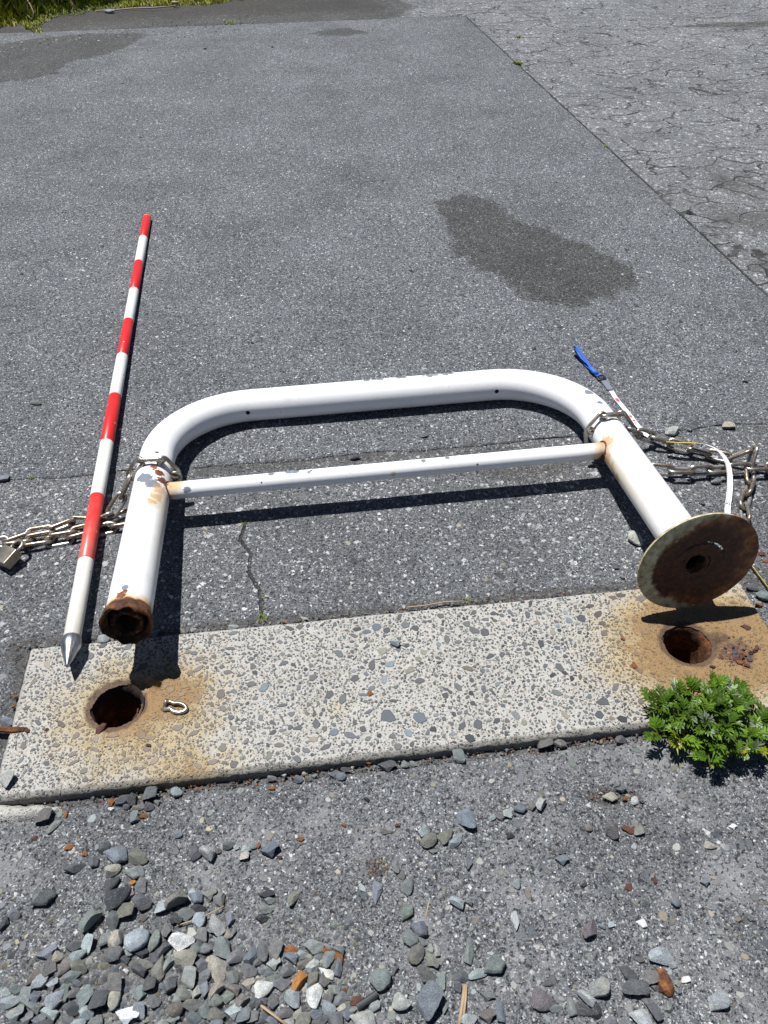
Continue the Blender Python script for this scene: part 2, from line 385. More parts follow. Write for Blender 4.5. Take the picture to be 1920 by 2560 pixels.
# ------------------------------------------------------------------ concrete foundation
def mat_concrete(name='pale_concrete', dull=False):
    n = N(name, 0.88)
    n2 = n.noise(9, 7, 0.68); n3 = n.noise(420, 3, 0.6)
    base = n.mix(n2, (0.30, 0.292, 0.266), (0.50, 0.49, 0.455))
    base = n.mix(n.step(n3, 0.5, 0.72), base, (0.57, 0.56, 0.53))
    wob = n.vmath('ADD', n.pos(), n.vmath('MULTIPLY', n.vmath('SUBTRACT', n.noisec(160, 2), (0.5, 0.5, 0.5)), (0.004, 0.004, 0.004)))
    mk = []
    for sc, share, thr in ((430, 0.62, 0.46), (215, 0.48, 0.40)):
        v = n.vor(sc, wob); c = n.sep(v.outputs['Color'])
        k = n.math('MULTIPLY', n.step(n.math('SUBTRACT', n.math('MULTIPLY_ADD', c[0], thr, 0.12), v.outputs['Distance']), -0.02, 0.05), n.math('GREATER_THAN', c[1], 1 - share))
        k = n.math('MULTIPLY', k, n.step(n.noise(16, 5, 0.7), 0.36, 0.56)) if sc > 300 else k
        base = n.mix(k, base, n.ramp(c[2], [(0, (0.045, 0.05, 0.06)), (0.5, (0.10, 0.10, 0.10)), (0.85, (0.22, 0.21, 0.18)), (1, (0.3, 0.28, 0.24))])); mk.append(k)
    pit = n.step(n.noise(190, 3, 0.7), 0.36, 0.30)
    base = n.mix(n.math('MULTIPLY', pit, 0.6), base, (0.12, 0.11, 0.09))
    if not dull:
        r = n.math('ADD', n.attr('rust'), n.math('MULTIPLY', n.math('SUBTRACT', n.noise(26, 7, 0.75), 0.5), 1.15))
        base = n.mix(n.math('MULTIPLY', n.step(r, 0.12, 0.72), 0.9), base, n.mix(1.0, base, (0.92, 0.74, 0.44), 'MULTIPLY'))
        base = n.mix(n.math('MULTIPLY', n.step(r, 0.62, 0.95), 0.75), base, n.mix(n.noise(60, 4, 0.6), (0.17, 0.088, 0.028), (0.28, 0.165, 0.066)))
        base = n.mix(n.math('MULTIPLY', n.step(n.math('ADD', n.attr('scorch'), n.math('MULTIPLY', n.math('SUBTRACT', n.noise(70, 4, 0.65), 0.5), 0.7)), 0.5, 0.85), 0.85), base, (0.085, 0.05, 0.035))
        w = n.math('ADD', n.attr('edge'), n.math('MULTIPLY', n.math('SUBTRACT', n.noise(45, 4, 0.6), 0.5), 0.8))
        base = n.mix(n.math('MULTIPLY', n.step(w, 0.40, 0.85), 0.6), base, (0.085, 0.078, 0.065))  # worn lip, with the front face's shade also darkened into the colour
    n.col(base)
    n.bump(n.math('SUBTRACT', n.math('ADD', n.math('MULTIPLY', n3, 0.9), n.noise(90, 3)), n.math('MULTIPLY', pit, 1.2)), 1.0, 0.0028)
    return n.m
M_CONC = mat_concrete()
def mat_agg():
    n = N('cut_aggregate', 0.6)
    c = n.mix(0.6, n.attr('tone', 'Color'), n.ramp(n.noise(300, 4, 0.6), [(0.3, 0.7), (0.7, 1.3)]), 'MULTIPLY')
    n.col(c); n.bump(n.noise(260, 3), 0.3, 0.0006); return n.m
M_AGG = mat_agg()

BASINS = [  # broken hollows beside the left hole and the right hole: (px poly, depth)
    (px_poly([(1040, 940), (1075, 860), (1110, 845), (1190, 870), (1180, 960), (1130, 1010), (1020, 1060)], 2.9625, (0, 1440)), 0.006),
    (px_poly([(940, 760), (1050, 740), (1200, 800), (1180, 870), (1090, 850), (1050, 930), (960, 870)], 2.9625, (0, 1440)), 0.018),
    (px_poly([(1150, 1440), (1260, 1420), (1420, 1440), (1560, 1540), (1550, 1700), (1470, 1720), (1380, 1640), (1220, 1620)], 3.6065, (1460, 1200)), 0.009),
    (px_poly([(1110, 1370), (1240, 1340), (1350, 1440), (1230, 1500), (1140, 1450)], 3.6065, (1460, 1200)), 0.005)]
CRK = px_st(150, 1985)[0]
def slab_z(X, Y, S, T):
    z = 0.0035 + 0.0011 * fbm(X, Y, 18, 3, 21) + 0.0007 * fbm(X, Y, 90, 3, 23)
    r = 0.0075 + 0.007 * vnoise(X, Y, 30, 31) + 0.006 * vnoise(X, Y, 90, 33); z = z + sstep(0.02, 0.0, T + TW) * 0.004 * fbm(X, Y, 110, 3, 37)
    for d, rr in ((T + TW, r), (S - S0, r * 0.8), (S1 - S, r * 0.8), (-T, r * 0.22)):
        k = np.clip(1 - d / rr, 0, 1); z = z - rr * (1 - np.sqrt(np.clip(1 - k * k, 0, 1)))
    # rounded far left corner and chips
    for poly, dep in BASINS:
        z = z - dep * sstep(-0.004, 0.010, poly_sd(X, Y, poly) + 0.006 * vnoise(X, Y, 70, 41))
    z = z - 0.006 * np.exp(-((S - CRK + 0.003 * vnoise(X, Y, 90, 71)) / 0.0022) ** 2) * sstep(-TW + 0.040, -TW + 0.028, T)
    for hs, ht, hr in HOLES:
        q = np.hypot(S - hs, T - ht); z = z - 0.005 * sstep(hr + 0.016, hr, q + 0.008 * vnoise(X, Y, 60, 44))
    return z
cell = 0.0042
s_ = np.unique(np.concatenate([np.arange(S0, S1, cell), [S1]])); t_ = np.unique(np.concatenate([-TW + np.array([0, .0008, .002]), np.arange(-TW + .004, 0, cell), [0.0]]))
Sm, Tm = np.meshgrid(s_, t_)
Sj = Sm.copy(); Tj = Tm.copy()
keepv = np.ones(Sm.shape, bool)
for hs, ht, hr in HOLES:
    dx = Sj - hs; dy = Tj - ht; q = np.hypot(dx, dy); ang = np.arctan2(dy, dx)
    rad = hr * (1 + 0.12 * vnoise(ang * 1.6, ang * 0 + hs, 1.0, 51) + 0.05 * vnoise(ang * 12, ang * 0 + hs, 1.0, 52))
    snap = np.abs(q - rad) < 0.72 * cell
    f = np.where(snap, rad / np.maximum(q, 1e-6), 1); Sj = hs + dx * f; Tj = ht + dy * f
    keepv &= ~((q < rad) & ~snap)
Xs, Ys = st(Sj, Tj); Zs = slab_z(Xs, Ys, Sj, Tj)
kf = keepv[:-1, :-1] & keepv[:-1, 1:] & keepv[1:, 1:] & keepv[1:, :-1]
nu, nv = len(s_), len(t_)
F = [tuple(f) for f in grid_faces(nu, nv, kf)]
rust = np.zeros_like(Xs); sc_ = np.zeros_like(Xs)
RSPOTS = ((-0.06, -0.165, 0.15, 0.125, 0.92), (-0.02, -0.14, 0.085, 0.075, 1.25), (0.02, -0.285, 0.10, 0.05, 0.75), (-0.20, -0.12, 0.10, 0.10, 0.30),
                            (1.00, -0.15, 0.17, 0.13, 1.65), (0.86, -0.17, 0.11, 0.10, 0.72), (0.97, -0.24, 0.14, 0.08, 1.1), (0.28, -0.20, 0.05, 0.05, 0.33))
for (cs, ct, rs, rt, k) in RSPOTS:
    rust = np.maximum(rust, k * np.exp(-((Sj - cs) / rs) ** 2 * 0.9 - ((Tj - ct) / rt) ** 2 * 0.9))
for hs, ht, hr in HOLES: sc_ = np.maximum(sc_, 0.95 * np.exp(-(np.maximum(np.hypot(Sj - hs, Tj - ht) - hr, 0) / 0.017) ** 2))
for poly, dep in BASINS[2:]: sc_ = np.maximum(sc_, 0.75 * sstep(-0.01, 0.008, poly_sd(Xs, Ys, poly)))
gs, gt = px_st(1640, 1632); sc_ = np.maximum(sc_, 0.66 * np.exp(-((Sj - gs) / 0.022) ** 2 - ((Tj - gt) / 0.018) ** 2))
gs, gt = px_st(1640, 1570); sc_ = np.maximum(sc_, 0.52 * np.exp(-((Sj - gs) / 0.03) ** 2 - ((Tj - gt) / 0.03) ** 2))
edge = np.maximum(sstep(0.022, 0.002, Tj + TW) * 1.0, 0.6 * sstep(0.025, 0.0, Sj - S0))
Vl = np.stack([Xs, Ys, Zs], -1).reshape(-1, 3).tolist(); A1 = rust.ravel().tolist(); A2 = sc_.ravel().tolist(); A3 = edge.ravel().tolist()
idx = np.arange(nu * nv).reshape(nv, nu)
loop = list(idx[0, :]) + list(idx[1:, -1]) + list(idx[-1, ::-1][1:]) + list(idx[::-1, 0][1:-1])
b0 = len(Vl)
for k, i in enumerate(loop):
    v = Vl[i]; s1, t1 = to_st(v[0], v[1]); w = 0.002 if t1 < -TW + 0.001 else 0.0
    x, y = st(s1, t1 + w); Vl.append([x, y, -0.12]); A1.append(A1[i] * 0.7); A2.append(0.2); A3.append(1.2)
for k in range(len(loop)):
    k2 = (k + 1) % len(loop); F.append((loop[k], b0 + k, b0 + k2, loop[k2]))
me = bpy.data.meshes.new('slab'); me.from_pydata(Vl, [], F); me.update()
for nm, a in (('rust', A1), ('scorch', A2), ('edge', A3)):
    q = me.attributes.new(nm, 'FLOAT', 'POINT'); q.data.foreach_set('value', a)
slab = empty('concrete_foundation', (*st(0.4, -0.15), 0)); bpy.context.view_layer.update()
tag(slab, 'long pale concrete foundation slab with exposed pebbles and two rusty post holes', 'concrete slab')
def under(o, root):
    """parent without moving"""
    o.parent = root; o.matrix_parent_inverse = root.matrix_basis.inverted(); return o
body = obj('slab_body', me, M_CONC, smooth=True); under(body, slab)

# stone colours (albedo)
PAL = {'dk': (.075, .08, .088), 'bk': (.032, .036, .042), 'bl': (.12, .137, .16), 'lb': (.235, .275, .285), 'gn': (.145, .17, .155), 'gy': (.13, .13, .13),
       'ol': (.15, .145, .112), 'tn': (.29, .255, .19), 'wh': (.55, .54, .51), 'lg': (.27, .275, .255), 'br': (.135, .115, .10), 'pu': (.105, .088, .096),
       'ru': (.25, .10, .035), 'rb': (.12, .05, .035), 'or': (.45, .21, .06)}
# cut stones in the face of the slab
def agg_shape(L, Wd, rs, yaw, n=None):
    n = n or rs.randint(5, 8); pts = []
    ph = rs.random() * 6.28
    for k in range(n):
        a = 2 * PI * (k + 0.6 * rs.random()) / n; r = 0.5 * (0.72 + 0.42 * rs.random())
        pts.append((r * L * math.cos(a), r * Wd * math.sin(a)))
    c, s = math.cos(yaw), math.sin(yaw)
    return [(x * c - y * s, x * s + y * c) for x, y in pts]
rs = random.Random(5)
KNOWN = [(1362, 1040, 150, 165, 'bl', 0), (1625, 1050, 120, 130, 'bl', 0), (765, 1100, 70, 95, 'dk', 0), (915, 1170, 95, 70, 'bl', 40), (1045, 1195, 115, 75, 'bl', -20),
         (612, 1135, 80, 60, 'dk', 0), (560, 1020, 75, 55, 'bl', 30), (490, 950, 85, 40, 'dk', 10), (840, 1295, 110, 50, 'dk', 25), (680, 1325, 80, 50, 'gy', -10),
         (460, 1280, 110, 50, 'br', 0), (185, 1250, 80, 40, 'gy', 45), (1350, 330, 75, 65, 'dk', 40), (1590, 310, 75, 60, 'dk', -20), (550, 310, 85, 50, 'dk', -20),
         (75, 350, 100, 60, 'bl', 15), (1395, 1205, 75, 75, 'gy', 0), (1195, 1225, 70, 60, 'gy', 45), (1410, 910, 110, 35, 'dk', 0), (1160, 860, 105, 45, 'bl', -10),
         (1620, 745, 90, 60, 'gy', 10), (1540, 660, 80, 100, 'tn', -50), (85, 1440, 80, 100, 'dk', 0), (400, 1090, 60, 45, 'dk', -30), (740, 1235, 95, 60, 'tn', 20),
         (225, 565, 75, 45, 'bl', 15), (230, 480, 75, 35, 'ol', -5), (395, 400, 70, 40, 'gy', 10), (1610, 565, 60, 55, 'tn', 0), (620, 805, 45, 70, 'bl', 0),
         (1375, 610, 90, 60, 'lb', 25), (1330, 740, 60, 90, 'lb', 0), (835, 1140, 60, 60, 'ol', 0), (805, 1025, 50, 45, 'dk', 0)]
KN = [(560 + x / 3.318, 1480 + y / 3.318, l / 3.318, w / 3.318, c, a) for x, y, l, w, c, a in KNOWN]
KN += [(1460 + x / 3.6065, 1200 + y / 3.6065, l / 3.6065, w / 3.6065, c, a) for x, y, l, w, c, a in
       [(320, 1050, 90, 65, 'dk', 5), (510, 1075, 145, 80, 'bl', 20), (50, 1150, 90, 50, 'br', 10), (1350, 1010, 60, 50, 'gy', 0), (1430, 1070, 80, 40, 'gy', -40), (550, 1135, 55, 45, 'gy', 0)]]
KN += [(x / 2.9625, 1440 + y / 2.9625, l / 2.9625, w / 2.9625, c, a) for x, y, l, w, c, a in
       [(1580, 1385, 95, 60, 'bl', 15), (1470, 695, 110, 45, 'bl', 45), (1435, 577, 75, 45, 'bl', 0), (1400, 545, 65, 30, 'gy', 25), (1480, 620, 90, 50, 'gy', 0), (1320, 1130, 90, 65, 'bl', 0),
        (1440, 1170, 100, 50, 'gy', 30), (1400, 1325, 55, 50, 'dk', 0), (550, 1390, 110, 35, 'gy', 30), (625, 1450, 70, 60, 'gy', 30), (350, 1395, 65, 45, 'dk', -20), (715, 1380, 65, 50, 'lb', 20),
        (540, 1330, 75, 45, 'gy', 30), (1120, 1205, 110, 45, 'br', 0), (835, 1190, 100, 40, 'gy', 5), (600, 1120, 70, 30, 'gy', 30), (200, 985, 60, 45, 'gy', 0), (890, 655, 60, 40, 'gy', 0),
        (1185, 1260, 55, 45, 'bl', 0), (1565, 465, 70, 35, 'br', 60), (1370, 830, 60, 35, 'bl', 10), (1530, 760, 30, 90, 'gy', 0), (310, 1460, 60, 30, 'dk', 5), (940, 1495, 70, 30, 'dk', 10), (635, 1515, 50, 55, 'dk', 0)]]
placed = []; gridc = {}
def free(s, t, r):
    i, j = int(s // 0.03), int(t // 0.03)
    for a in (-1, 0, 1):
        for b in (-1, 0, 1):
            for (s2, t2, r2) in gridc.get((i + a, j + b), ()):
                if math.hypot(s - s2, t - t2) < (r + r2) * 0.92: return False
    return True
def occupy(s, t, r): gridc.setdefault((int(s // 0.03), int(t // 0.03)), []).append((s, t, r))
stones_ag = []
for u, v, l, w, c, a in KN:
    k = ppm(u, v); s, t = px_st(u, v); stones_ag.append((s, t, l / k, w / k, math.radians(a), c)); occupy(s, t, (l + w) / 4 / k)
cols_r = ['dk', 'bl', 'dk', 'gy', 'gy', 'dk', 'ol', 'gn', 'br', 'dk', 'gy', 'lb', 'tn', 'bl', 'bk']
def fill(num, lo, hi, bias=2.0):
    k = 0
    for _ in range(num * 12):
        if k >= num: break
        L = lo + (hi - lo) * rs.random() ** bias; w = L * (0.45 + 0.5 * rs.random()); s = S0 + rs.random() * (S1 - S0); t = -rs.random() * TW
        if t < -TW + 0.001 + L / 2 or (t < -TW + 0.012 and L > 0.009) or s < S0 + 0.006 + L / 2 or s > S1 - 0.006 - L / 2 or t > -0.002 - w / 2: continue
        x, y = st(s, t)
        if any(math.hypot(s - hs, t - ht) < hr + 0.012 + L / 2 for hs, ht, hr in HOLES): continue
        if any(poly_sd(x, y, p) > -0.003 for p, d in BASINS): continue
        if s > 0.85 and rs.random() < 0.75: continue
        r = (L + w) / 4
        if not free(s, t, r): continue
        occupy(s, t, r); stones_ag.append((s, t, L, w, rs.random() * PI, rs.choice(cols_r))); k += 1
fill(230, 0.012, 0.026); fill(1000, 0.007, 0.012, 1.5); fill(4200, 0.0028, 0.007, 1.2)
stones_ag.sort(key=lambda q: -q[2] * q[3])
M_AGGO = None
def agg_geo(L, w, yaw, base_z=0.0):
    top = agg_shape(L, w, rs, yaw); n = len(top)
    V = [(x * 1.0, y * 1.0, -0.0022) for x, y in top] + [(x * 0.97, y * 0.97, 0.0004) for x, y in top] + [(x * 0.86, y * 0.86, 0.0010) for x, y in top]
    F = [(k, (k + 1) % n, n + (k + 1) % n, n + k) for k in range(n)] + [(n + k, n + (k + 1) % n, 2 * n + (k + 1) % n, 2 * n + k) for k in range(n)] + [tuple(range(2 * n, 3 * n))]
    return V, F
def setcol(me, cols):
    q = me.attributes.new('tone', 'FLOAT_COLOR', 'POINT'); q.data.foreach_set('color', np.array([(*c, 1) for c in cols], np.float32).ravel())
bigV = []; bigF = []; bigC = []
for i, (s, t, L, w, yaw, c) in enumerate(stones_ag):
    x, y = st(s, t); z = float(slab_z(np.array(x), np.array(y), np.array(s), np.array(t)))
    V, F = agg_geo(L, w, yaw); j = 0.75 + 0.5 * rs.random(); jj = rs.random() * 0.06 - 0.03
    cc = tuple(max(0.01, v * j * 0.62 * (0.96, 1.0, 1.06)[k] + (jj * v if k == 0 else -jj * v)) for k, v in enumerate(PAL[c]))
    rk = max(k2 * math.exp(-((s - a1) / a2) ** 2 * 0.9 - ((t - b1) / b2) ** 2 * 0.9) for (a1, b1, a2, b2, k2) in RSPOTS); rk = min(0.8, max(0, rk - 0.25) * 1.1)
    cc = tuple(v * (1 - rk) + q * rk for v, q in zip(cc, (0.20, 0.125, 0.055)))
    if i < 300:
        me = py_mesh('stone', V, F); setcol(me, [cc] * len(V)); o = obj('stone', me, M_AGG); o.location = (x, y, z); under(o, slab)
    else:
        b = len(bigV); bigV += [(a + x, bb + y, cz + z) for a, bb, cz in V]; bigF += [tuple(b + q for q in f) for f in F]; bigC += [cc] * len(V)
me = py_mesh('small_stones', bigV, bigF); setcol(me, bigC); o = obj('small_stones', me, M_AGG); under(o, slab); tag(o, kind='stuff')

# rusty sleeves of the two post holes
def mat_rust(name, dark=0.5, rough=0.9, seed=0.0):
    n = N(name, rough)
    p = n.vmath('ADD', n.pos(), (seed, seed, seed))
    a = n.noise(45, 6, 0.7, p); b = n.noise(160, 4, 0.7, p); c = n.noise(14, 4, 0.6, p)
    col = n.ramp(a, [(0.28, (0.018, 0.010, 0.008)), (0.45, (0.07, 0.028, 0.014)), (0.58, (0.20, 0.075, 0.022)), (0.72, (0.42, 0.19, 0.05))])
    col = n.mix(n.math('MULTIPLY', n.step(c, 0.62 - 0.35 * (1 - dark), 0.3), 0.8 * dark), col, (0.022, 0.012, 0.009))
    n.col(col); n.bump(n.math('ADD', n.math('MULTIPLY', a, 1.2), n.math('MULTIPLY', b, 0.6)), 0.9, 0.003); return n.m
M_RUST = mat_rust('rust_dark', 0.8); M_HOLE = mat_rust('rust_hole_shade', 1.6); M_COL = mat_rust('rust_collar', 1.0, seed=7.0); M_RUST2 = mat_rust('rust_orange', 0.15, seed=3.0)
for hi, (hs, ht, hr) in enumerate(HOLES):
    x, y = st(hs, ht); V = []; F = []; K = 64; zs = [-0.001, -0.006, -0.014, -0.024, -0.04, -0.07, -0.11, -0.16]
    for j, z in enumerate(zs):
        for k in range(K):
            a = 2 * PI * k / K; r = hr + 0.0045 - (0 if j == 0 else 0.0075 + 0.0035 * mnoise.noise(Vector((math.cos(a) * 3, math.sin(a) * 3 + hi * 5, z * 60)))) * min(1, j * 0.6)
            V.append((r * math.cos(a), r * math.sin(a), z + 0.0012 * mnoise.noise(Vector((a * 3, j, hi)))))
    for j in range(len(zs) - 1):
        for k in range(K): k2 = (k + 1) % K; F.append((j * K + k, (j + 1) * K + k, (j + 1) * K + k2, j * K + k2))
    F.append(tuple((len(zs) - 1) * K + k for k in range(K)))
    o = obj('post_sleeve', py_mesh('post_sleeve', V, F), M_HOLE if hi == 0 else M_RUST2, smooth=True); o.location = (x, y, 0); under(o, slab)  # left sleeve's rust colour blackened to stand for shade inside the hole
    if hi == 1: continue
    # jagged remnant of the sawn post standing inside
    V = []; F = []; K = 40; a0, a1 = ((-2.3, 0.5) if hi == 0 else (-0.9, 0.6))
    for k in range(K + 1):
        a = a0 + (a1 - a0) * k / K; r = hr - 0.0085 - (0.012 * math.sin((k / K) * PI) if hi == 0 else 0); top = -0.022 - 0.009 * (1 + mnoise.noise(Vector((a * 4, hi * 3.3, 0.5))))
        for rr, z in ((r, top), (r - 0.0022, top), (r - 0.0022, -0.16), (r, -0.16)): V.append((rr * math.cos(a), rr * math.sin(a), z))
    for k in range(K):
        b = 4 * k
        for q in range(4): F.append((b + q, b + (q + 1) % 4, b + 4 + (q + 1) % 4, b + 4 + q))
    o = obj('post_stub', py_mesh('post_stub', V, F), M_RUST2); o.location = (x, y, 0); under(o, slab)

# iron eye cast into the slab
M_STEEL = N('worn_steel', 0.3, 0.78)
nn = M_STEEL; M_c = nn.ramp(nn.noise(22, 5, 0.7), [(0.33, (0.16, 0.10, 0.06)), (0.47, (0.34, 0.29, 0.235)), (0.62, (0.56, 0.54, 0.51))])
nn.col(M_c); nn.rough(nn.ramp(nn.noise(60, 4, 0.7), [(0.3, 0.48), (0.7, 0.24)])); nn.bump(nn.noise(300, 4, 0.7), 0.35, 0.0008); M_STEEL = nn.m
def eye():
    o = at(430, 1768, 0.006); root = empty('anchor_eye', o)
    tag(root, 'bent steel anchor eye set in the rusty slab right of the left post hole', 'anchor')
    pts = []
    for k in range(25):
        a = -2.7 + 5.0 * k / 24; pts.append((0.011 + 0.013 * math.cos(a) * (1.25 if math.cos(a) > 0 else 1.0), 0.0085 * math.sin(a), 0.002 + 0.001 * math.sin(a)))
    pts = [(-0.017, -0.0055, -0.004), (-0.012, -0.0075, 0.0)] + pts + [(-0.006, 0.0085, 0.003), (-0.011, 0.006, 0.004)]
    V, F = tube(pts, 0.0036, 10); q = obj('ring', py_mesh('ring', V, F), M_STEEL, root, True)
    V, F = tube([(-0.012, 0.010, 0.005), (-0.013, 0.006, 0.0055), (-0.013, 0.0, 0.002), (-0.0135, -0.004, -0.006)], [0.0034, 0.0036, 0.0034, 0.003], 10)
    obj('pin', py_mesh('pin', V, F), M_STEEL, root, True)
    root.rotation_euler = (0, 0, math.radians(-12))
eye()

# ------------------------------------------------------------------ white barrier
BX = Vector((0.99160299, 0.12928133, 0.00313715)); BY = Vector((-0.12814401, 0.9855645, -0.11064233)); BZ = BX.cross(BY)
BO = Vector((-0.45539147, 0.85042292, 0.12291209))
BW, BL, BR, RP, RR, YR, RD = 1.0554, 0.7505, 0.215, 0.0403, 0.0192, 0.3981, 0.1166
barrier = empty('tubular_barrier'); bm_ = Matrix.Identity(4)
for i in range(3): bm_[i][0] = BX[i]; bm_[i][1] = BY[i]; bm_[i][2] = BZ[i]; bm_[i][3] = BO[i]
barrier.matrix_world = bm_
tag(barrier, 'white tubular steel arch barrier torn out and lying across the asphalt, with rusty base plate', 'barrier')
def B(u, v, w=0.0): return bm_ @ Vector((u, v, w))
def mat_paint(name, kind):
    n = N(name, 0.32)
    nz = n.noise(38, 5, 0.65); nf = n.noise(130, 4, 0.65); ng = n.noise(7, 3)
    base = n.mix(ng, (0.84, 0.85, 0.855), (0.80, 0.81, 0.81))
    base = n.mix(n.math('MULTIPLY', n.step(n.noise(150, 3, 0.7), 0.66, 0.72), 0.75), base, (0.30, 0.26, 0.22))
    base = n.mix(n.math('MULTIPLY', n.step(n.noise(11, 6, 0.7), 0.55, 0.75), 0.30), base, (0.55, 0.52, 0.45))
    def lay(mask, c, k=1.0):
        nonlocal base; base = n.mix(n.math('MULTIPLY', mask, k) if k != 1 else mask, base, c)
    def mx(l):
        r = l[0]
        for q in l[1:]: r = n.math('MAXIMUM', r, q)
        return r
    grey = (0.19, 0.215, 0.25); yel = (0.62, 0.50, 0.30); ora = (0.55, 0.27, 0.06); brn = (0.13, 0.045, 0.022)
    nf2 = n.noise(60, 5, 0.7); rustcol = n.ramp(nf2, [(0.35, (0.06, 0.022, 0.013)), (0.55, (0.22, 0.075, 0.025)), (0.7, (0.42, 0.19, 0.06))])
    yx = n.sep(n.pos())
    if kind == 'frame':
        s = [n.spot((u, BL + RP * math.cos(a), RP * math.sin(a)), r, 0.9, nf, 0.08) for u, a, r in
             ((0.515, 1.28, 0.009), (0.535, 1.28, 0.007), (0.55, 1.30, 0.010), (0.60, 1.36, 0.009), (0.61, 1.34, 0.009), (0.663, 1.42, 0.005), (0.68, 1.44, 0.010), (0.695, 1.42, 0.008), (0.72, 1.36, 0.010), (0.735, 1.34, 0.008), (0.76, 1.06, 0.006), (0.40, 1.05, 0.005))]
        s += [n.spot((0.012, 0.378, 0.041), 0.017, 0.8, nf, 0.08), n.spot((-0.014, 0.405, 0.040), 0.014, 0.9, nf, 0.08), n.spot((-0.004, 0.398, 0.041), 0.016, 0.9, nf, 0.08),
              n.spot((-0.002, 0.050, 0.041), 0.007, 0.8, nf, 0.08), n.spot((0.002, 0.470, 0.041), 0.010, 0.9, nf, 0.08),
              n.spot((BW - 0.005, 0.60, 0.040), 0.012, 1.2, nf, 0.08), n.spot((BW + 0.004, 0.545, 0.040), 0.007, 0.8, nf, 0.08)]
        lay(mx(s), grey)
        lay(n.spot((0.01, 0.50, 0.04), 0.0045, 0.6, nf), (0.12, 0.12, 0.13))
        # yellow and rust runs
        lay(mx([n.spot((0.030, 0.33, 0.030), 0.034, 0.9, nz, 0.5), n.math('MULTIPLY', n.math('MULTIPLY', n.step(n.math('ADD', yx[0], n.math('MULTIPLY', nz, 0.012)), BW - 0.024, BW - 0.034), n.math('GREATER_THAN', yx[0], 0.7)), n.math('MULTIPLY', n.step(yx[1], 0.40, 0.38), n.step(yx[1], 0.0, 0.34))),
                n.math('MULTIPLY', n.math('MULTIPLY', n.step(n.math('SUBTRACT', yx[0], n.math('MULTIPLY', nz, 0.012)), 0.020, 0.030), n.math('LESS_THAN', yx[0], 0.3)), n.math('MULTIPLY', n.step(yx[1], 0.39, 0.36), n.step(yx[1], 0.02, 0.36))),
                n.spot((BW - 0.035, 0.385, 0.02), 0.028, 0.9, nz, 0.4)]), yel, 0.6)
        lay(mx([n.spot((0.025, 0.335, 0.032), 0.013, 1.6, nf, 0.3), n.spot((0.029, 0.365, 0.029), 0.017, 1.4, nf, 0.3), n.spot((0.018, 0.315, 0.037), 0.009, 1.6, nf, 0.3),
                n.spot((BW - 0.034, YR, 0.024), 0.019, 1.5, nf, 0.3), n.spot((BW - 0.040, 0.36, -0.006), 0.019, 1.3, nf, 0.3), n.spot((BW - 0.041, 0.33, -0.008), 0.015, 1.2, nf, 0.3),
                n.spot((BW - 0.041, 0.30, -0.010), 0.012, 0.6, nz, 0.3)]), ora, 0.65)
        low = n.math('ADD', yx[1], n.math('MULTIPLY', n.math('SUBTRACT', nz, 0.5), 0.035))
        leftside = n.math('LESS_THAN', yx[0], 0.5)
        lay(n.math('MULTIPLY', n.step(low, 0.046, 0.022), leftside), (0.60, 0.33, 0.08), 0.9)
        r1 = [n.spot((0.032, YR + 0.002, 0.026), 0.013, 1.3, nf, 0.1), n.spot((0.022, YR + 0.024, 0.034), 0.011, 1.5, nf, 0.1), n.spot((0.010, YR + 0.040, 0.039), 0.008, 1.5, nf, 0.1),
              n.spot((BW - 0.040, YR - 0.012, 0.0), 0.013, 0.8, nf, 0.1), n.spot((-0.006, 0.032, 0.039), 0.009, 0.9, nf, 0.1), n.spot((0.0, 0.040, 0.040), 0.005, 0.9, nf, 0.1)]
        lay(n.math('MAXIMUM', mx(r1), n.math('MULTIPLY', n.step(low, 0.028, 0.020), leftside)), rustcol)
        rr = n.math('MAXIMUM', mx(r1), 0.0); n.rough(n.math('MULTIPLY_ADD', rr, 0.5, 0.32))
        hgt = n.math('ADD', n.math('MULTIPLY', n.noise(110, 3), 0.35), n.math('MULTIPLY', n.math('MULTIPLY', mx(r1), nf), 3.0))
        n.bump(hgt, 0.25, 0.002)
    else:
        s = [n.spot((u, YR + RR * math.cos(a), RR * math.sin(a)), r, 0.9, nf, 0.08) for u, a, r in
             ((0.262, 1.45, 0.007), (0.30, 1.40, 0.008), (0.315, 1.38, 0.008), (0.345, 1.8, 0.0045), (0.60, 1.65, 0.0068), (0.655, 1.5, 0.006), (0.08, 2.6, 0.008))]
        lay(mx(s), grey)
        lay(mx([n.spot((0.35, YR + 0.001, RR), 0.003, 0.8, nf), n.spot((0.72, YR - 0.017, 0.006), 0.0028, 0.6, nf), n.spot((0.24, YR - 0.015, 0.01), 0.0025, 0.6, nf)]), (0.10, 0.09, 0.085))
        lay(mx([n.spot((0.045, YR + 0.004, 0.012), 0.028, 0.7, nz, 0.4), n.spot((BW - 0.05, YR, 0.0), 0.022, 0.7, nz, 0.4), n.spot((0.53, YR - 0.016, 0.002), 0.007, 0.9, nz, 0.4)]), (0.60, 0.36, 0.12), 0.8)
        lay(mx([n.spot((0.038, YR, 0.006), 0.014, 0.9, nf, 0.1), n.spot((0.062, YR + 0.004, 0.014), 0.004, 0.9, nf), n.spot((BW - 0.040, YR - 0.012, -0.006), 0.012, 0.8, nf, 0.1)]), rustcol)
        n.bump(n.noise(110, 3), 0.10, 0.002)
    n.col(base); return n.m
M_FRAME = mat_paint('white_paint_frame', 'frame'); M_RAIL = mat_paint('white_paint_rail', 'rail')
path = []
for k in range(26): path.append((0.0, 0.004 + (BL - BR - 0.004) * k / 26, 0))
for k in range(21): a = PI - (PI / 2) * k / 20; path.append((BR + BR * math.cos(a), BL - BR + BR * math.sin(a), 0))
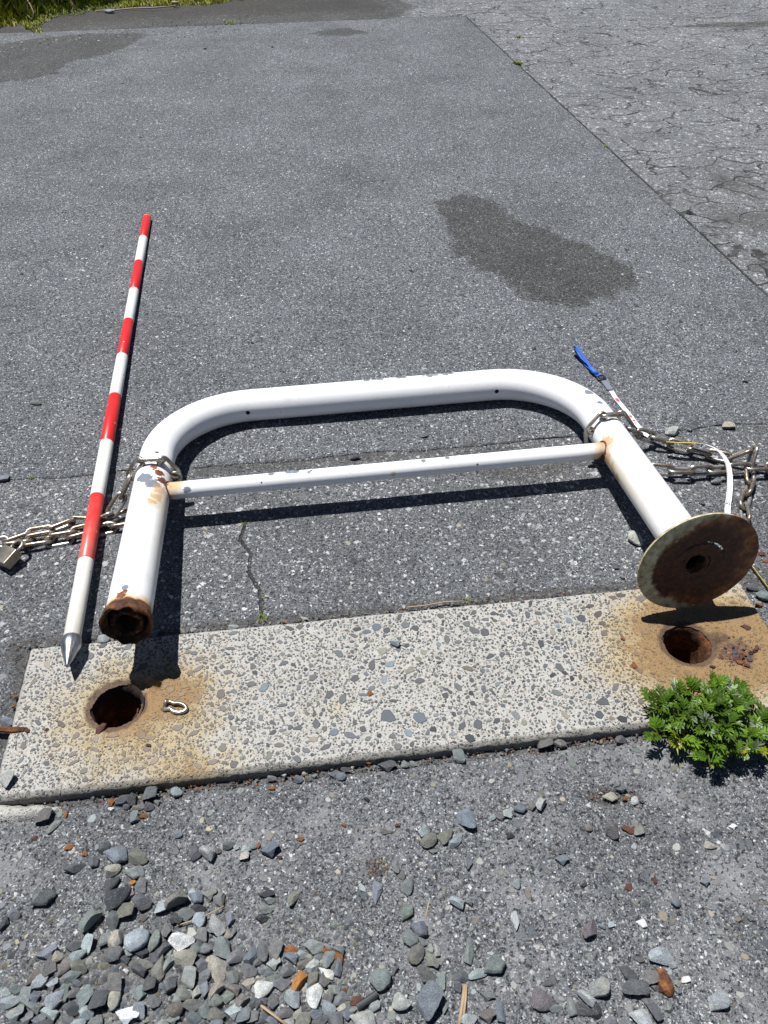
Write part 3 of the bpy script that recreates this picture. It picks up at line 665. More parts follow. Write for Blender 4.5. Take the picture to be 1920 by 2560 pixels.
for k in range(1, 20): path.append((BR + (BW - 2 * BR) * k / 20, BL, 0))
for k in range(21): a = PI / 2 - (PI / 2) * k / 20; path.append((BW - BR + BR * math.cos(a), BL - BR + BR * math.sin(a), 0))
for k in range(1, 27): path.append((BW, (BL - BR) * (1 - k / 26), 0))
V, F = tube(path, RP, 48, caps=False)
# hollow inside at the broken left end
n0 = len(V); Vi, Fi = tube([(0.0, 0.004, 0), (0.0, 0.03, 0), (0.0, 0.12, 0)], RP - 0.004, 48, caps=False)
V += Vi; F += [tuple(n0 + q for q in f[::-1]) for f in Fi]; F.append(tuple(n0 + 96 + k for k in range(48)))
frame = obj('frame', py_mesh('frame', V, F), M_FRAME, barrier, True)
V, F = tube([(0.02, YR, 0)] + [(0.02 + (BW - 0.04) * k / 12, YR, 0) for k in range(1, 12)] + [(BW - 0.02, YR, 0)], RR, 32)
rail = obj('cross_rail', py_mesh('cross_rail', V, F), M_RAIL, barrier, True)
# weld beads round the rail ends
for u in (RP - 0.001, BW - RP + 0.001):
    V = []; F = []; K = 32
    for k in range(K):
        a = 2 * PI * k / K; y = (RR + 0.001) * math.cos(a); z = (RR + 0.001) * math.sin(a); off = RP - math.sqrt(max(RP * RP - z * z, 0)); s = 1 if u < 0.5 else -1
        ctr = Vector((u - s * off, YR + y, z)); rad = Vector((0, math.cos(a), math.sin(a))); r_ = 0.0028 * (1 + 0.35 * mnoise.noise(Vector((k * 0.8, u, 0))))
        for q in range(6): b = 2 * PI * q / 6; V.append(ctr + Vector((1, 0, 0)) * (r_ * math.cos(b)) + rad * (r_ * math.sin(b)))
    for k in range(K):
        k2 = (k + 1) % K
        for q in range(6): F.append((k * 6 + q, k * 6 + (q + 1) % 6, k2 * 6 + (q + 1) % 6, k2 * 6 + q))
    obj('weld_bead', py_mesh('weld_bead', V, F), M_RUST2, barrier, True)
# screw holes in the top bar: near-black discs carry the shade inside them
M_BLACK = N('hole_shade', 0.9); M_BLACK.col((0.006, 0.005, 0.005)); M_BLACK = M_BLACK.m
for u in (0.207, 0.848):
    a = math.radians(200 - 23); d = Vector((0, math.cos(a), math.sin(a)))
    V, F = tube([Vector((u, BL, 0)) + d * (RP - 0.0035), Vector((u, BL, 0)) + d * (RP - 0.001), Vector((u, BL, 0)) + d * (RP + 0.0008)], [0.0042, 0.0052, 0.0054], 20, caps=False)
    V2, F2 = tube([Vector((u, BL, 0)) + d * (RP + 0.0007), Vector((u, BL, 0)) + d * (RP + 0.00085)], [0.0052, 0.0052], 20)
    b = len(V); V += V2; F += [tuple(b + q for q in f) for f in F2]
    obj('bolt_hole', py_mesh('bolt_hole', V, F), M_BLACK, barrier)
# torn rusty collar at the left end
def collar():
    V = []; F = []; K = 96; prof = [(RP + 0.0004, 0.020), (RP + 0.0025, 0.012), (RP + 0.0058, 0.004), (RP + 0.0062, -0.003), (RP + 0.0048, -0.007), (RP + 0.002, -0.0065), (RP - 0.001, -0.001), (RP - 0.0045, 0.008), (RP - 0.0055, 0.03)]
    for k in range(K):
        a = 2 * PI * k / K; ca, sa = math.cos(a), math.sin(a)
        for j, (r, y) in enumerate(prof):
            q = mnoise.noise(Vector((ca * 1.8, sa * 1.8, j * 0.4))); q2 = mnoise.noise(Vector((ca * 9, sa * 9, j * 1.9 + 4))) + 0.6 * mnoise.noise(Vector((ca * 31, sa * 31, j * 2.3)))
            rr = r + (0.0040 * q + 0.0011 * q2) * (0.3 if j == 0 else 1.2 if j < 7 else 0.6); yy = y + 0.008 * mnoise.noise(Vector((ca * 2.4, sa * 2.4, 9))) + 0.002 * q2
            V.append((rr * ca, yy, rr * sa))
    P_ = len(prof)
    for k in range(K):
        k2 = (k + 1) % K
        for j in range(P_ - 1): F.append((k * P_ + j, k2 * P_ + j, k2 * P_ + j + 1, k * P_ + j + 1))
    o = obj('rusted_collar', py_mesh('rusted_collar', V, F), M_COL, barrier, True); o['label'] = 'crumbling rusty collar round the torn-off left end'
    # flaking inner skin
    V = []; F = []; K = 72
    for k in range(K):
        a = 2 * PI * k / K; ca, sa = math.cos(a), math.sin(a); q = mnoise.noise(Vector((ca * 3, sa * 3, 2.0))); q2 = mnoise.noise(Vector((ca * 11, sa * 11, 6.0)))
        for r, y in ((0.0300 + 0.003 * q, 0.030), (0.0290 + 0.003 * q + 0.001 * q2, 0.008 + 0.010 * q2), (0.0235 + 0.006 * q + 0.003 * q2, 0.006 + 0.010 * q2), (0.0215 + 0.006 * q, 0.03), (0.019, 0.09)):
            V.append((r * ca - 0.003, y, r * sa - 0.007))
    for k in range(K):
        k2 = (k + 1) % K
        for j in range(4): F.append((k * 5 + j, k2 * 5 + j, k2 * 5 + j + 1, k * 5 + j + 1))
    F.append(tuple(k * 5 + 4 for k in range(K)))
    obj('flaking_liner', py_mesh('flaking_liner', V, F), M_RUST2, barrier, True)
collar()
# round base plate on the right leg, with rust holes eaten through it
def plate():
    n = N('rusty_plate', 0.62, 0.0)
    p = n.pos(); c = n.sep(p)
    r = n.math('LENGTH' if False else 'SQRT', n.math('ADD', n.math('MULTIPLY', c[0], c[0]), n.math('MULTIPLY', c[2], c[2])))
    nz = n.noise(20, 5, 0.65); nf = n.noise(120, 5, 0.7)
    e = n.math('DIVIDE', r, RD)
    e = n.math('ADD', e, n.math('MULTIPLY', n.math('SUBTRACT', nz, 0.5), 0.75))
    # the pale paint survives on the left rim
    left = n.math('ADD', e, n.math('MULTIPLY', c[0], -2.6))
    col = n.ramp(nf, [(0.3, (0.010, 0.004, 0.003)), (0.5, (0.045, 0.012, 0.005)), (0.70, (0.15, 0.04, 0.012))])
    rim = n.ramp(n.noise(50, 5, 0.7), [(0.32, (0.05, 0.02, 0.012)), (0.48, (0.20, 0.07, 0.02)), (0.64, (0.38, 0.17, 0.05))])
    col = n.mix(n.step(e, 0.66, 0.92), col, rim)
    pal = n.ramp(n.noise(60, 5, 0.7), [(0.30, (0.12, 0.10, 0.065)), (0.45, (0.40, 0.36, 0.21)), (0.62, (0.60, 0.57, 0.40))])
    col = n.mix(n.step(left, 0.86, 1.0), col, pal)
    back = n.math('GREATER_THAN', c[1], 0.0015)
    backcol = n.mix(n.step(n.math('ADD', n.math('DIVIDE', r, RD), n.math('MULTIPLY', n.math('SUBTRACT', nf, 0.5), 0.2)), 0.86, 0.97), (0.74, 0.74, 0.72), (0.16, 0.07, 0.03))
    col = n.mix(back, col, backcol)
    n.col(col); n.bump(n.math('ADD', n.math('MULTIPLY', nf, 1.0), nz), 0.6, 0.002); mt = n.m
    K = 144; rings = [0.024, 0.029, 0.034, 0.0405, 0.0478, 0.0502, 0.0526, 0.058, 0.07, 0.085, 0.1, 0.112, RD]
    V = []; F = []
    def hole(ri, a):  # rust slits: true where the steel is gone (angles seen from the front, x right z up)
        d = math.degrees(a) % 360
        if ri in (4, 5):
            for lo, hi in ((72, 84), (58, 68), (44, 57), (27, 42)):
                if lo < d < hi: return (ri == 4) or mnoise.noise(Vector((d * 0.35, 3, 0))) > -0.3
            for lo, hi in ((7, 14), (-11, -5)):
                if lo < (d if d < 180 else d - 360) < hi: return ri == 4
        return False
    for side, y in ((0, -0.003), (1, 0.003)):
        for i, r_ in enumerate(rings):
            for k in range(K):
                a = 2 * PI * k / K; rr = r_ + (0.0016 * mnoise.noise(Vector((math.cos(a) * 6, math.sin(a) * 6, i))) if i == 0 else 0)
                dish = (0.0022 if side == 0 else 0) * (1 if i in (3, 4) else 0)
                V.append((rr * math.cos(a), y - dish + (0.0008 * (1 if side == 0 else -1) if i == len(rings) - 1 else 0), rr * math.sin(a)))
    NR = len(rings); off = NR * K
    for i in range(NR - 1):
        for k in range(K):
            k2 = (k + 1) % K; a = 2 * PI * (k + 0.5) / K
            if hole(i, a): continue
            F.append((i * K + k, i * K + k2, (i + 1) * K + k2, (i + 1) * K + k))
            F.append((off + i * K + k2, off + i * K + k, off + (i + 1) * K + k, off + (i + 1) * K + k2))
    for k in range(K):
        k2 = (k + 1) % K
        F.append(((NR - 1) * K + k, (NR - 1) * K + k2, off + (NR - 1) * K + k2, off + (NR - 1) * K + k)); F.append((k2, k, off + k, off + k2))
    o = obj('base_plate', py_mesh('base_plate', V, F), mt, barrier); o.location = (BW, -0.003, 0); o['label'] = 'round base plate, dark rust with pale paint on its left rim'
    # stump of the broken post inside the plate
    V = []; F = []; K = 48
    for k in range(K):
        a = 2 * PI * k / K; q = mnoise.noise(Vector((math.cos(a) * 4, math.sin(a) * 4, 3)))
        for r_, y in ((0.030, 0.004), (0.0275, -0.003 - 0.002 * q), (0.0225 + 0.005 * q, -0.0035 - 0.004 * q), (0.0225, 0.01), (0.021, 0.07)): V.append((r_ * math.cos(a) - 0.006, y, r_ * math.sin(a)))
    for k in range(K):
        k2 = (k + 1) % K
        for j in range(4): F.append((k * 5 + j, k * 5 + j + 1, k2 * 5 + j + 1, k2 * 5 + j))
    F.append(tuple(k * 5 + 4 for k in range(K)))
    o = obj('broken_stump', py_mesh('broken_stump', V, F), M_RUST, barrier, True); o.location = (BW, -0.003, 0)
plate()

# ------------------------------------------------------------------ red and white ranging pole
PA = Vector((-0.883, 2.8652, 0.0140)); dz = (0.0344 - 0.014) / 2; hh = math.sqrt(1 - dz * dz); PTH = 0.1481
PD = Vector((hh * math.sin(PTH), -hh * math.cos(PTH), dz)); PR = 0.0152
def mat_band(name, c1, c2, dirtc, chips, rough=0.35):
    n = N(name, rough); col = n.mix(n.noise(6, 3), c1, c2)
    col = n.mix(n.math('MULTIPLY', n.step(n.noise(70, 4, 0.6), 0.55, 0.8), 0.35), col, dirtc)
    v = n.vor(75); c = n.sep(v.outputs['Color'])
    k = n.math('MULTIPLY', n.math('LESS_THAN', v.outputs['Distance'], 0.16), n.math('GREATER_THAN', c[0], 0.93))
    z_ = n.sep(n.pos())[2]; col = n.mix(n.math('MULTIPLY', n.step(n.math('ADD', z_, n.math('MULTIPLY', n.noise(24, 5, 0.7), 0.5)), 1.75, 2.4), 0.55), col, (0.42, 0.37, 0.29))
    col = n.mix(k, col, chips); n.col(col); n.bump(n.noise(60, 3), 0.08, 0.001); return n.m
M_RED = mat_band('red_paint', (0.62, 0.018, 0.022), (0.68, 0.028, 0.022), (0.45, 0.03, 0.03), (0.75, 0.6, 0.55))
M_WHT = mat_band('white_pole_paint', (0.78, 0.78, 0.76), (0.70, 0.69, 0.65), (0.55, 0.52, 0.44), (0.25, 0.17, 0.12))
M_YEL = N('yellow_ring', 0.4); M_YEL.col((0.75, 0.42, 0.03)); M_YEL = M_YEL.m
n = N('tip_metal', 0.33, 1.0); n.col(n.ramp(n.noise(60, 4, 0.6), [(0.3, (0.33, 0.34, 0.36)), (0.7, (0.62, 0.63, 0.65))])); n.bump(n.noise(200, 3), 0.2, 0.0008); M_TIP = n.m
q = Vector((0, 0, 1)).rotation_difference(PD)
pole = empty('ranging_pole', PA); pole.rotation_mode = 'QUATERNION'; pole.rotation_quaternion = q
tag(pole, 'red and white banded ranging pole lying left of the barrier, steel tip towards the slab', 'surveying pole')
for i in range(10):
    a = i * 0.2 + (0.006 if i == 0 else 0); b = (i + 1) * 0.2; r = PR if i < 5 else PR * 1.05
    pr = [(a + 0.0004, r - 0.0006), (a + 0.0012, r), ((a + b) / 2, r), (b - 0.0012, r), (b - 0.0004, r - 0.0006)]
    if i == 0: pr = [(0.0, 0.004), (0.0015, 0.0105), (0.006, 0.0142), (0.011, r)] + pr[2:]
    V, F = tube([(0, 0, z) for z, _ in pr], [rr for _, rr in pr], 28)
    obj('band', py_mesh('band', V, F), M_RED if i % 2 == 0 else M_WHT, pole, True)
for z, r, mt, nm in ((0.0165, PR + 0.0002, M_YEL, 'yellow_ring'), (1.0, PR * 1.05 + 0.0001, M_TIP, 'joint_ring')):
    V, F = tube([(0, 0, z - 0.0016), (0, 0, z - 0.0014), (0, 0, z + 0.0014), (0, 0, z + 0.0016)], [r - 0.0006, r, r, r - 0.0006], 28)
    obj(nm, py_mesh(nm, V, F), mt, pole, True)
pr = [(2.0, PR * 1.04), (2.004, PR * 1.19), (2.016, PR * 1.21), (2.022, PR * 1.15), (2.035, 0.0132), (2.050, 0.0085), (2.063, 0.0035), (2.0685, 0.0012)]
V, F = tube([(0, 0, z) for z, _ in pr], [r for _, r in pr], 32); obj('steel_tip', py_mesh('steel_tip', V, F), M_TIP, pole, True)

# ------------------------------------------------------------------ chains
def link_mesh():
    pts = []; hl, rr = 0.0176, 0.0106
    for k in range(9): a = -PI / 2 + PI * k / 8; pts.append((hl + rr * math.cos(a), rr * math.sin(a), 0))
    for k in range(9): a = PI / 2 + PI * k / 8; pts.append((-hl + rr * math.cos(a), rr * math.sin(a), 0))
    n = len(pts); V = []; F = []; S = 10; w = 0.0046
    for i in range(n):
        T = (Vector(pts[(i + 1) % n]) - Vector(pts[i - 1])).normalized(); Nn = Vector((0, 0, 1)); Bn = T.cross(Nn)
        for k in range(S): a = 2 * PI * k / S; V.append(Vector(pts[i]) + Nn * (w * math.cos(a)) + Bn * (w * math.sin(a)))
    for i in range(n):
        j = (i + 1) % n
        for k in range(S): k2 = (k + 1) % S; F.append((i * S + k, i * S + k2, j * S + k2, j * S + k))
    me = py_mesh('link', V, F); me.materials.append(M_STEEL); me.shade_smooth(); return me
LINK = link_mesh(); PITCH = 0.0462
def resample(pts, step):
    P = [Vector(p) for p in pts]; out = [P[0].copy()]; i = 0; cur = P[0].copy()
    while i < len(P) - 1:
        # next point at straight distance step from cur
        j = i
        while j < len(P) - 1 and (P[j + 1] - cur).length < step: j += 1
        if j >= len(P) - 1: break
        a = P[j] if j > i else cur; b = P[j + 1]
        lo, hi = 0.0, 1.0
        for _ in range(30):
            mth = (lo + hi) / 2
            if (a.lerp(b, mth) - cur).length < step: lo = mth
            else: hi = mth
        cur = a.lerp(b, hi); out.append(cur.copy()); i = j; P[i] = cur.copy() if False else P[i]
        P = [cur.copy()] + P[j + 1:]; i = 0
    return out
def chain_links(root, pts, phase=0, tilt=0.0, seed=1):
    r_ = random.Random(seed); Q = resample(pts, PITCH)
    for i in range(len(Q) - 1):
        a, b = Q[i], Q[i + 1]; T = (b - a).normalized(); up = Vector((0, 0, 1)); S_ = T.cross(up)
        if S_.length < 0.1: S_ = Vector((1, 0, 0))
        S_.normalize(); U = S_.cross(T)
        ang = (tilt + (PI / 2 if (i + phase) % 2 else 0)) + r_.uniform(-0.22, 0.22)
        y = S_ * math.cos(ang) + U * math.sin(ang); z = T.cross(y); c = (a + b) / 2
        M = Matrix(((T.x, y.x, z.x, c.x), (T.y, y.y, z.y, c.y), (T.z, y.z, z.z, c.z), (0, 0, 0, 1)))
        o = bpy.data.objects.new('link', LINK); COL.objects.link(o); o.parent = root; o.matrix_world = M
def ring(u0, v0, a0, a1, n=9, slope=0.0, rad=RP + 0.010, cx=0.0):
    out = []
    for k in range(n):
        a = math.radians(a0 + (a1 - a0) * k / (n - 1)); out.append(B(u0 + cx + rad * math.cos(a), v0 + slope * k / (n - 1), rad * math.sin(a)))
    return out
def L1(x, y, z): return Vector(at(x / 2.9625, 1150 + y / 2.9625, z))     # enlargement of the left chain
def L2(x, y, z): return Vector(at(1360 + x / 2.9625, 840 + y / 2.9625, z))
def L3(x, y, z): return Vector(at(1460 + x / 3.6065, 1200 + y / 3.6065, z))
chl = empty('chain', at(330, 1330)); chr_ = empty('chain', at(1600, 1200)); bpy.context.view_layer.update()
tag(chl, 'rusty steel chain looped round the left leg of the barrier and running left', 'chain')
tag(chr_, 'rusty steel chain looped round the right leg of the barrier, trailing right', 'chain')
chain_links(chl, ring(0, 0.452, -50, 165, 14, 0.01) + [L1(945, 190, .075), L1(905, 260, .055), L1(860, 350, .035), L1(800, 430, .022), L1(720, 470, .012), L1(620, 462, .011), L1(540, 455, .013), L1(440, 500, .013),
            L1(340, 530, .013), L1(255, 525, .014), L1(180, 562, .013), L1(60, 600, .013), L1(-30, 620, .012), L1(-160, 640, .012)], 1, 0.55, 1)
chain_links(chl, [L1(1010, 390, .012), L1(930, 412, .011), L1(850, 440, .010), L1(760, 485, .009), L1(620, 520, .009), L1(520, 545, .010), L1(400, 560, .010), L1(290, 592, .010), L1(180, 600, .012), L1(20, 625, .012)], 0, 0.75, 2)
chain_links(chl, [L1(1000, 470, .010), L1(910, 488, .009), L1(740, 512, .007), L1(590, 570, .008), L1(460, 585, .008), L1(340, 612, .008), L1(230, 630, .008), L1(110, 640, .010)], 1, 0.7, 3)
chain_links(chr_, ring(BW, 0.452, 215, 35, 14, 0.035) + [L2(640, 700, .075), L2(700, 720, .050), L2(760, 740, .034), L2(830, 758, .028), L2(900, 780, .022), L2(990, 812, .018), L2(1080, 835, .016), L2(1180, 862, .014),
            L2(1290, 892, .014), L2(1380, 905, .018), L2(1450, 893, .026), L2(1500, 865, .040), L2(1545, 818, .056), L2(1592, 790, .060)], 0, 0.5, 4)
chain_links(chr_, [L2(1560, 835, .052), L2(1510, 900, .034), L2(1520, 980, .018), L2(1535, 1060, .012), L2(1525, 1130, .012), L2(1490, 1190, .014), L3(1450, 160, .012), L3(1435, 260, .012), L3(1465, 370, .012), L3(1440, 470, .012)], 1, 0.35, 5)
chain_links(chr_, [L2(640, 955, .022), L2(810, 985, .026), L2(1000, 1000, .026), L2(1200, 995, .024), L2(1400, 982, .024), L2(1660, 970, .024), L2(1900, 965, .018), L2(2200, 960, .012)], 0, 0.3, 6)

# padlock at the left edge of the picture
def padlock():
    n = N('padlock_case', 0.42, 0.9); n.col(n.ramp(n.noise(40, 5, 0.6), [(0.3, (0.22, 0.19, 0.15)), (0.7, (0.42, 0.38, 0.31))])); n.bump(n.noise(200, 3), 0.2, 0.0006); mt = n.m
    o = Vector(at(18, 1392, 0.022)); root = empty('padlock', o); tag(root, 'square steel padlock on the chain at the left edge', 'padlock')
    bm = bmesh.new(); bmesh.ops.create_cube(bm, size=1); bmesh.ops.scale(bm, vec=(0.046, 0.040, 0.022), verts=bm.verts)
    bmesh.ops.bevel(bm, geom=bm.edges[:], offset=0.0025, segments=3, affect='EDGES', profile=0.6)
    obj('case', bm_mesh('case', bm), mt, root, True)
    pts = [(-0.013, 0.019, 0), (-0.013, 0.030, 0)] + [(0.013 * math.cos(PI - PI * k / 8), 0.030 + 0.013 * math.sin(PI - PI * k / 8), 0) for k in range(9)] + [(0.013, 0.019, 0)]
    V, F = tube(pts, 0.0035, 10); obj('shackle', py_mesh('shackle', V, F), M_STEEL, root, True)
    V, F = tube([(0, -0.0215, 0), (0, -0.0195, 0)], 0.0055, 16); obj('keyhole_plug', py_mesh('keyhole_plug', V, F), M_STEEL, root)
    root.rotation_euler = (math.radians(14), math.radians(-12), math.radians(-33))
padlock()

# ------------------------------------------------------------------ measuring tape with blue wrist loop
def ribbon(pts, w, thick=0.0005, twist=None, sub=6):
    P = [Vector(p) for p in pts]
    Q = []
    for i in range(len(P) - 1):   # Catmull-Rom
        p0 = P[max(i - 1, 0)]; p1 = P[i]; p2 = P[i + 1]; p3 = P[min(i + 2, len(P) - 1)]
        for k in range(sub):
            t = k / sub; Q.append(0.5 * ((2 * p1) + (p2 - p0) * t + (2 * p0 - 5 * p1 + 4 * p2 - p3) * t * t + (3 * p1 - p0 - 3 * p2 + p3) * t ** 3))
    Q.append(P[-1]); n = len(Q); V = []; F = []; fr = []
    for i in range(n):
        T = (Q[min(i + 1, n - 1)] - Q[max(i - 1, 0)]).normalized(); S_ = T.cross(Vector((0, 0, 1))).normalized(); U = S_.cross(T)
        tw = twist(i / (n - 1)) if twist else 0
        S2 = S_ * math.cos(tw) + U * math.sin(tw); U2 = S2.cross(T); fr.append((Q[i], T, S2, U2))
        for a, b in ((-1, 1), (1, 1), (1, -1), (-1, -1)): V.append(Q[i] + S2 * (a * w / 2) + U2 * (b * thick / 2))
    for i in range(n - 1):
        for q in range(4): F.append((4 * i + q, 4 * i + (q + 1) % 4, 4 * i + 4 + (q + 1) % 4, 4 * i + 4 + q))
    F.append((0, 1, 2, 3)); F.append((4 * n - 1, 4 * n - 2, 4 * n - 3, 4 * n - 4)); return V, F, fr
n = N('tape_white', 0.35); n.col((0.74, 0.76, 0.78)); M_TW = n.m
n = N('tape_yellow', 0.4); n.col(n.mix(n.noise(90, 3), (0.72, 0.55, 0.08), (0.60, 0.50, 0.14))); M_TY = n.m
n = N('tape_print_red', 0.5); n.col((0.72, 0.08, 0.12)); M_PR = n.m
n = N('tape_print_black', 0.5); n.col((0.03, 0.03, 0.035)); M_PB = n.m
n = N('blue_webbing', 0.6); n.col(n.mix(n.noise(200, 3), (0.02, 0.09, 0.42), (0.04, 0.17, 0.62))); n.bump(n.noise(600, 2), 0.3, 0.0006); M_BLU = n.m
n = N('dark_buckle', 0.35); n.col((0.02, 0.028, 0.07)); M_BUC = n.m
n = N('grey_clip', 0.3, 0.2); n.col((0.22, 0.25, 0.30)); M_CLP = n.m
def K2(x, y, z): return Vector(at(1380 + x / 6.9125, 850 + y / 6.9125, z))
tape = empty('measuring_tape', at(1560, 1000)); bpy.context.view_layer.update()
tag(tape, 'white measuring tape with blue wrist loop threaded through the right chain', 'measuring tape')
seg1 = [K2(1020, 870, .0035), K2(1090, 985, .0045), K2(1180, 1100, .0055), K2(1280, 1220, .007), K2(1390, 1360, .0085), K2(1500, 1500, .010), L2(760, 735, .013), L2(840, 765, .016), L2(905, 783, .020)]
V, F, fr = ribbon(seg1, 0.0125); o = obj('tape_blade', py_mesh('tape_blade', V, F), M_TW); under(o, tape)
seg2 = [L2(905, 783, .040), L2(980, 788, .043), L2(1060, 790, .044), L2(1130, 792, .044), L2(1190, 800, .043)]
V, F, _ = ribbon(seg2, 0.0125, twist=lambda t: 0.55); o = obj('tape_blade', py_mesh('tape_blade', V, F), M_TY); under(o, tape); o['label'] = 'yellow reverse side of the tape'
seg3 = [L2(1190, 800, .043), L2(1260, 828, .042), L2(1320, 875, .040), L2(1358, 940, .038), L2(1374, 1010, .030), L2(1377, 1100, .020), L2(1372, 1180, .014), L2(1362, 1244, .012), L3(1303, 190, .011), L3(1295, 300, .010), L3(1330, 480, .008)]
V, F, fr3 = ribbon(seg3, 0.0125, twist=lambda t: 0.55 * (1 - min(1, t * 2.2))); o = obj('tape_blade', py_mesh('tape_blade', V, F), M_TW); under(o, tape)
seg4 = [L3(1330, 480, .008), L3(1420, 640, .007), L3(1510, 775, .007), L3(1580, 870, .007), L3(1659, 975, .007), L3(1800, 1150, .006), L3(2000, 1400, .005)]
V, F, _ = ribbon(seg4, 0.0125, twist=lambda t: 1.15); o = obj('tape_blade', py_mesh('tape_blade', V, F), M_TY); under(o, tape)
# print on the tape: red blocks, ticks, figures
def dabs(fr, items, mat, name):
    V = []; F = []
    for (i, l0, l1, w0, w1) in items:
        if i >= len(fr): continue
        p, T, S_, U = fr[i]; q = p + U * 0.00045; b = len(V)
        sg = 1 if U.z > 0 else -1; q = p + U * (0.0005 * sg)
        for a, c in ((l0, w0), (l1, w0), (l1, w1), (l0, w1)): V.append(q + T * a + S_ * c)
        F.append((b, b + 1, b + 2, b + 3))
    o = obj(name, py_mesh(name, V, F), mat); under(o, tape); tag(o, kind='stuff')
dabs(fr, [(8, -.004, .010, -.0045, .0045), (9, 0, .007, -.0045, .0045), (22, -.003, .008, -.0035, .0035), (25, -.001, .006, -.0035, .003), (27, 0, .004, -.003, .003)], M_PR, 'red_print')
dabs(fr, [(i, 0, .0006, .003, .006) for i in range(11, 54, 1) if i > 28] + [(i, .003, .0036, .004, .006) for i in range(30, 50)], M_PB, 'tick_marks')
dabs(fr3, [(i, d, d + .0006, .0035, .006) for i in range(14, 50) for d in (0, .004)], M_PB, 'tick_marks')
dabs(fr3, [(44, .001, .0055, -.002, .002)], M_PR, 'red_print')
fc = bpy.data.curves.new('digits', 'FONT'); fc.body = '50'; fc.size = 0.0125; fc.align_x = 'CENTER'; fc.align_y = 'CENTER'; fc.extrude = 0.00005; fc.space_character = 1.35
fo = bpy.data.objects.new('digits', fc); COL.objects.link(fo); bpy.context.view_layer.update()
dme = bpy.data.meshes.new_from_object(fo.evaluated_get(bpy.context.evaluated_depsgraph_get())); bpy.data.objects.remove(fo)
p, T, S_, U = min(fr3, key=lambda q: (q[0] - L3(1300, 205, .011)).length); U = U if U.z > 0 else -U; y_ = U.cross(T)
dme.materials.clear(); do = obj('digits', dme, M_PB); do.matrix_world = Matrix(((T.x, y_.x, U.x, p.x), (T.y, y_.y, U.y, p.y), (T.z, y_.z, U.z, p.z + .0016), (0, 0, 0, 1)))
under(do, tape)
# grey end clip, buckle and blue loop
def box_between(a, b, w, h, name, mat, bev=0.0008):
    a, b = Vector(a), Vector(b); T = (b - a).normalized(); S_ = T.cross(Vector((0, 0, 1))).normalized(); U = S_.cross(T); c = (a + b) / 2
    bm = bmesh.new(); bmesh.ops.create_cube(bm, size=1); bmesh.ops.scale(bm, vec=((b - a).length, w, h), verts=bm.verts)
    bmesh.ops.bevel(bm, geom=bm.edges[:], offset=bev, segments=2, affect='EDGES')
    o = obj(name, bm_mesh(name, bm), mat); o.matrix_world = Matrix(((T.x, -S_.x, U.x, c.x), (T.y, -S_.y, U.y, c.y), (T.z, -S_.z, U.z, c.z), (0, 0, 0, 1))); return under(o, tape)
box_between(K2(895, 705, .0065), K2(1010, 862, .0065), 0.0165, 0.004, 'end_clip', M_CLP)
c0 = K2(850, 650, .009); T = (K2(1010, 862, .009) - K2(895, 705, .009)).normalized(); S_ = T.cross(Vector((0, 0, 1))).normalized()
pts = [c0 + T * a + S_ * b for a, b in ((-.0095, -.009), (-.0095, .009), (-.004, .0105), (.008, .0105), (.0105, .008), (.0105, -.008), (.008, -.0105), (-.004, -.0105))]
V, F = tube([pts[i % 8] for i in range(9)], 0.0026, 8, caps=False); o = obj('buckle', py_mesh('buckle', V, F), M_BUC, None, True); under(o, tape)
lp = [K2(820, 610, .012), K2(740, 540, .013), K2(670, 470, .014), K2(600, 370, .020), K2(530, 270, .028), K2(465, 170, .036), K2(430, 115, .040), K2(398, 105, .036), K2(385, 125, .027), K2(408, 185, .017), K2(480, 290, .010), K2(560, 400, .008), K2(650, 490, .009), K2(750, 580, .011), K2(800, 620, .011)]
V, F, _ = ribbon(lp, 0.0085, 0.0012); o = obj('wrist_loop', py_mesh('wrist_loop', V, F), M_BLU); under(o, tape)
V, F = tube([K2(650, 470, .013), K2(690, 510, .014), K2(730, 555, .014), K2(790, 590, .012)], [0.005, 0.0065, 0.006, 0.005], 10); o = obj('loop_stitching', py_mesh('loop_stitching', V, F), M_BLU, None, True); under(o, tape)

# ------------------------------------------------------------------ loose stones
def rock_mesh(seed, ang):
    r_ = random.Random(seed); bm = bmesh.new(); bmesh.ops.create_icosphere(bm, subdivisions=3 if ang < 0.5 else 3, radius=0.5)
    cuts = [(Vector((r_.gauss(0, 1), r_.gauss(0, 1), r_.gauss(0, 0.9))).normalized(), r_.uniform(0.17, 0.34) if ang > 0.5 else r_.uniform(0.34, 0.45)) for _ in range(9 if ang > 0.5 else 9)]
    off = Vector((r_.random() * 50, r_.random() * 50, 0))
    for v in bm.verts:
        p = v.co.copy(); p *= 1 + 0.12 * mnoise.noise(p * 1.7 + off)
        for nrm, d in cuts:
            k = p.dot(nrm)
            if k > d: p -= nrm * (k - d) * 0.985
        p *= 1 + 0.035 * mnoise.noise(p * 7 + off) ; v.co = p
    xs = [v.co.x for v in bm.verts]; ys = [v.co.y for v in bm.verts]; zs = [v.co.z for v in bm.verts]
    sx, sy, sz = max(xs) - min(xs), max(ys) - min(ys), max(zs) - min(zs)
    for v in bm.verts: v.co.x /= sx; v.co.y /= sy; v.co.z /= sz
    me = bm_mesh('stone', bm); me.shade_smooth(); me.set_sharp_from_angle(angle=math.radians(17)); return me
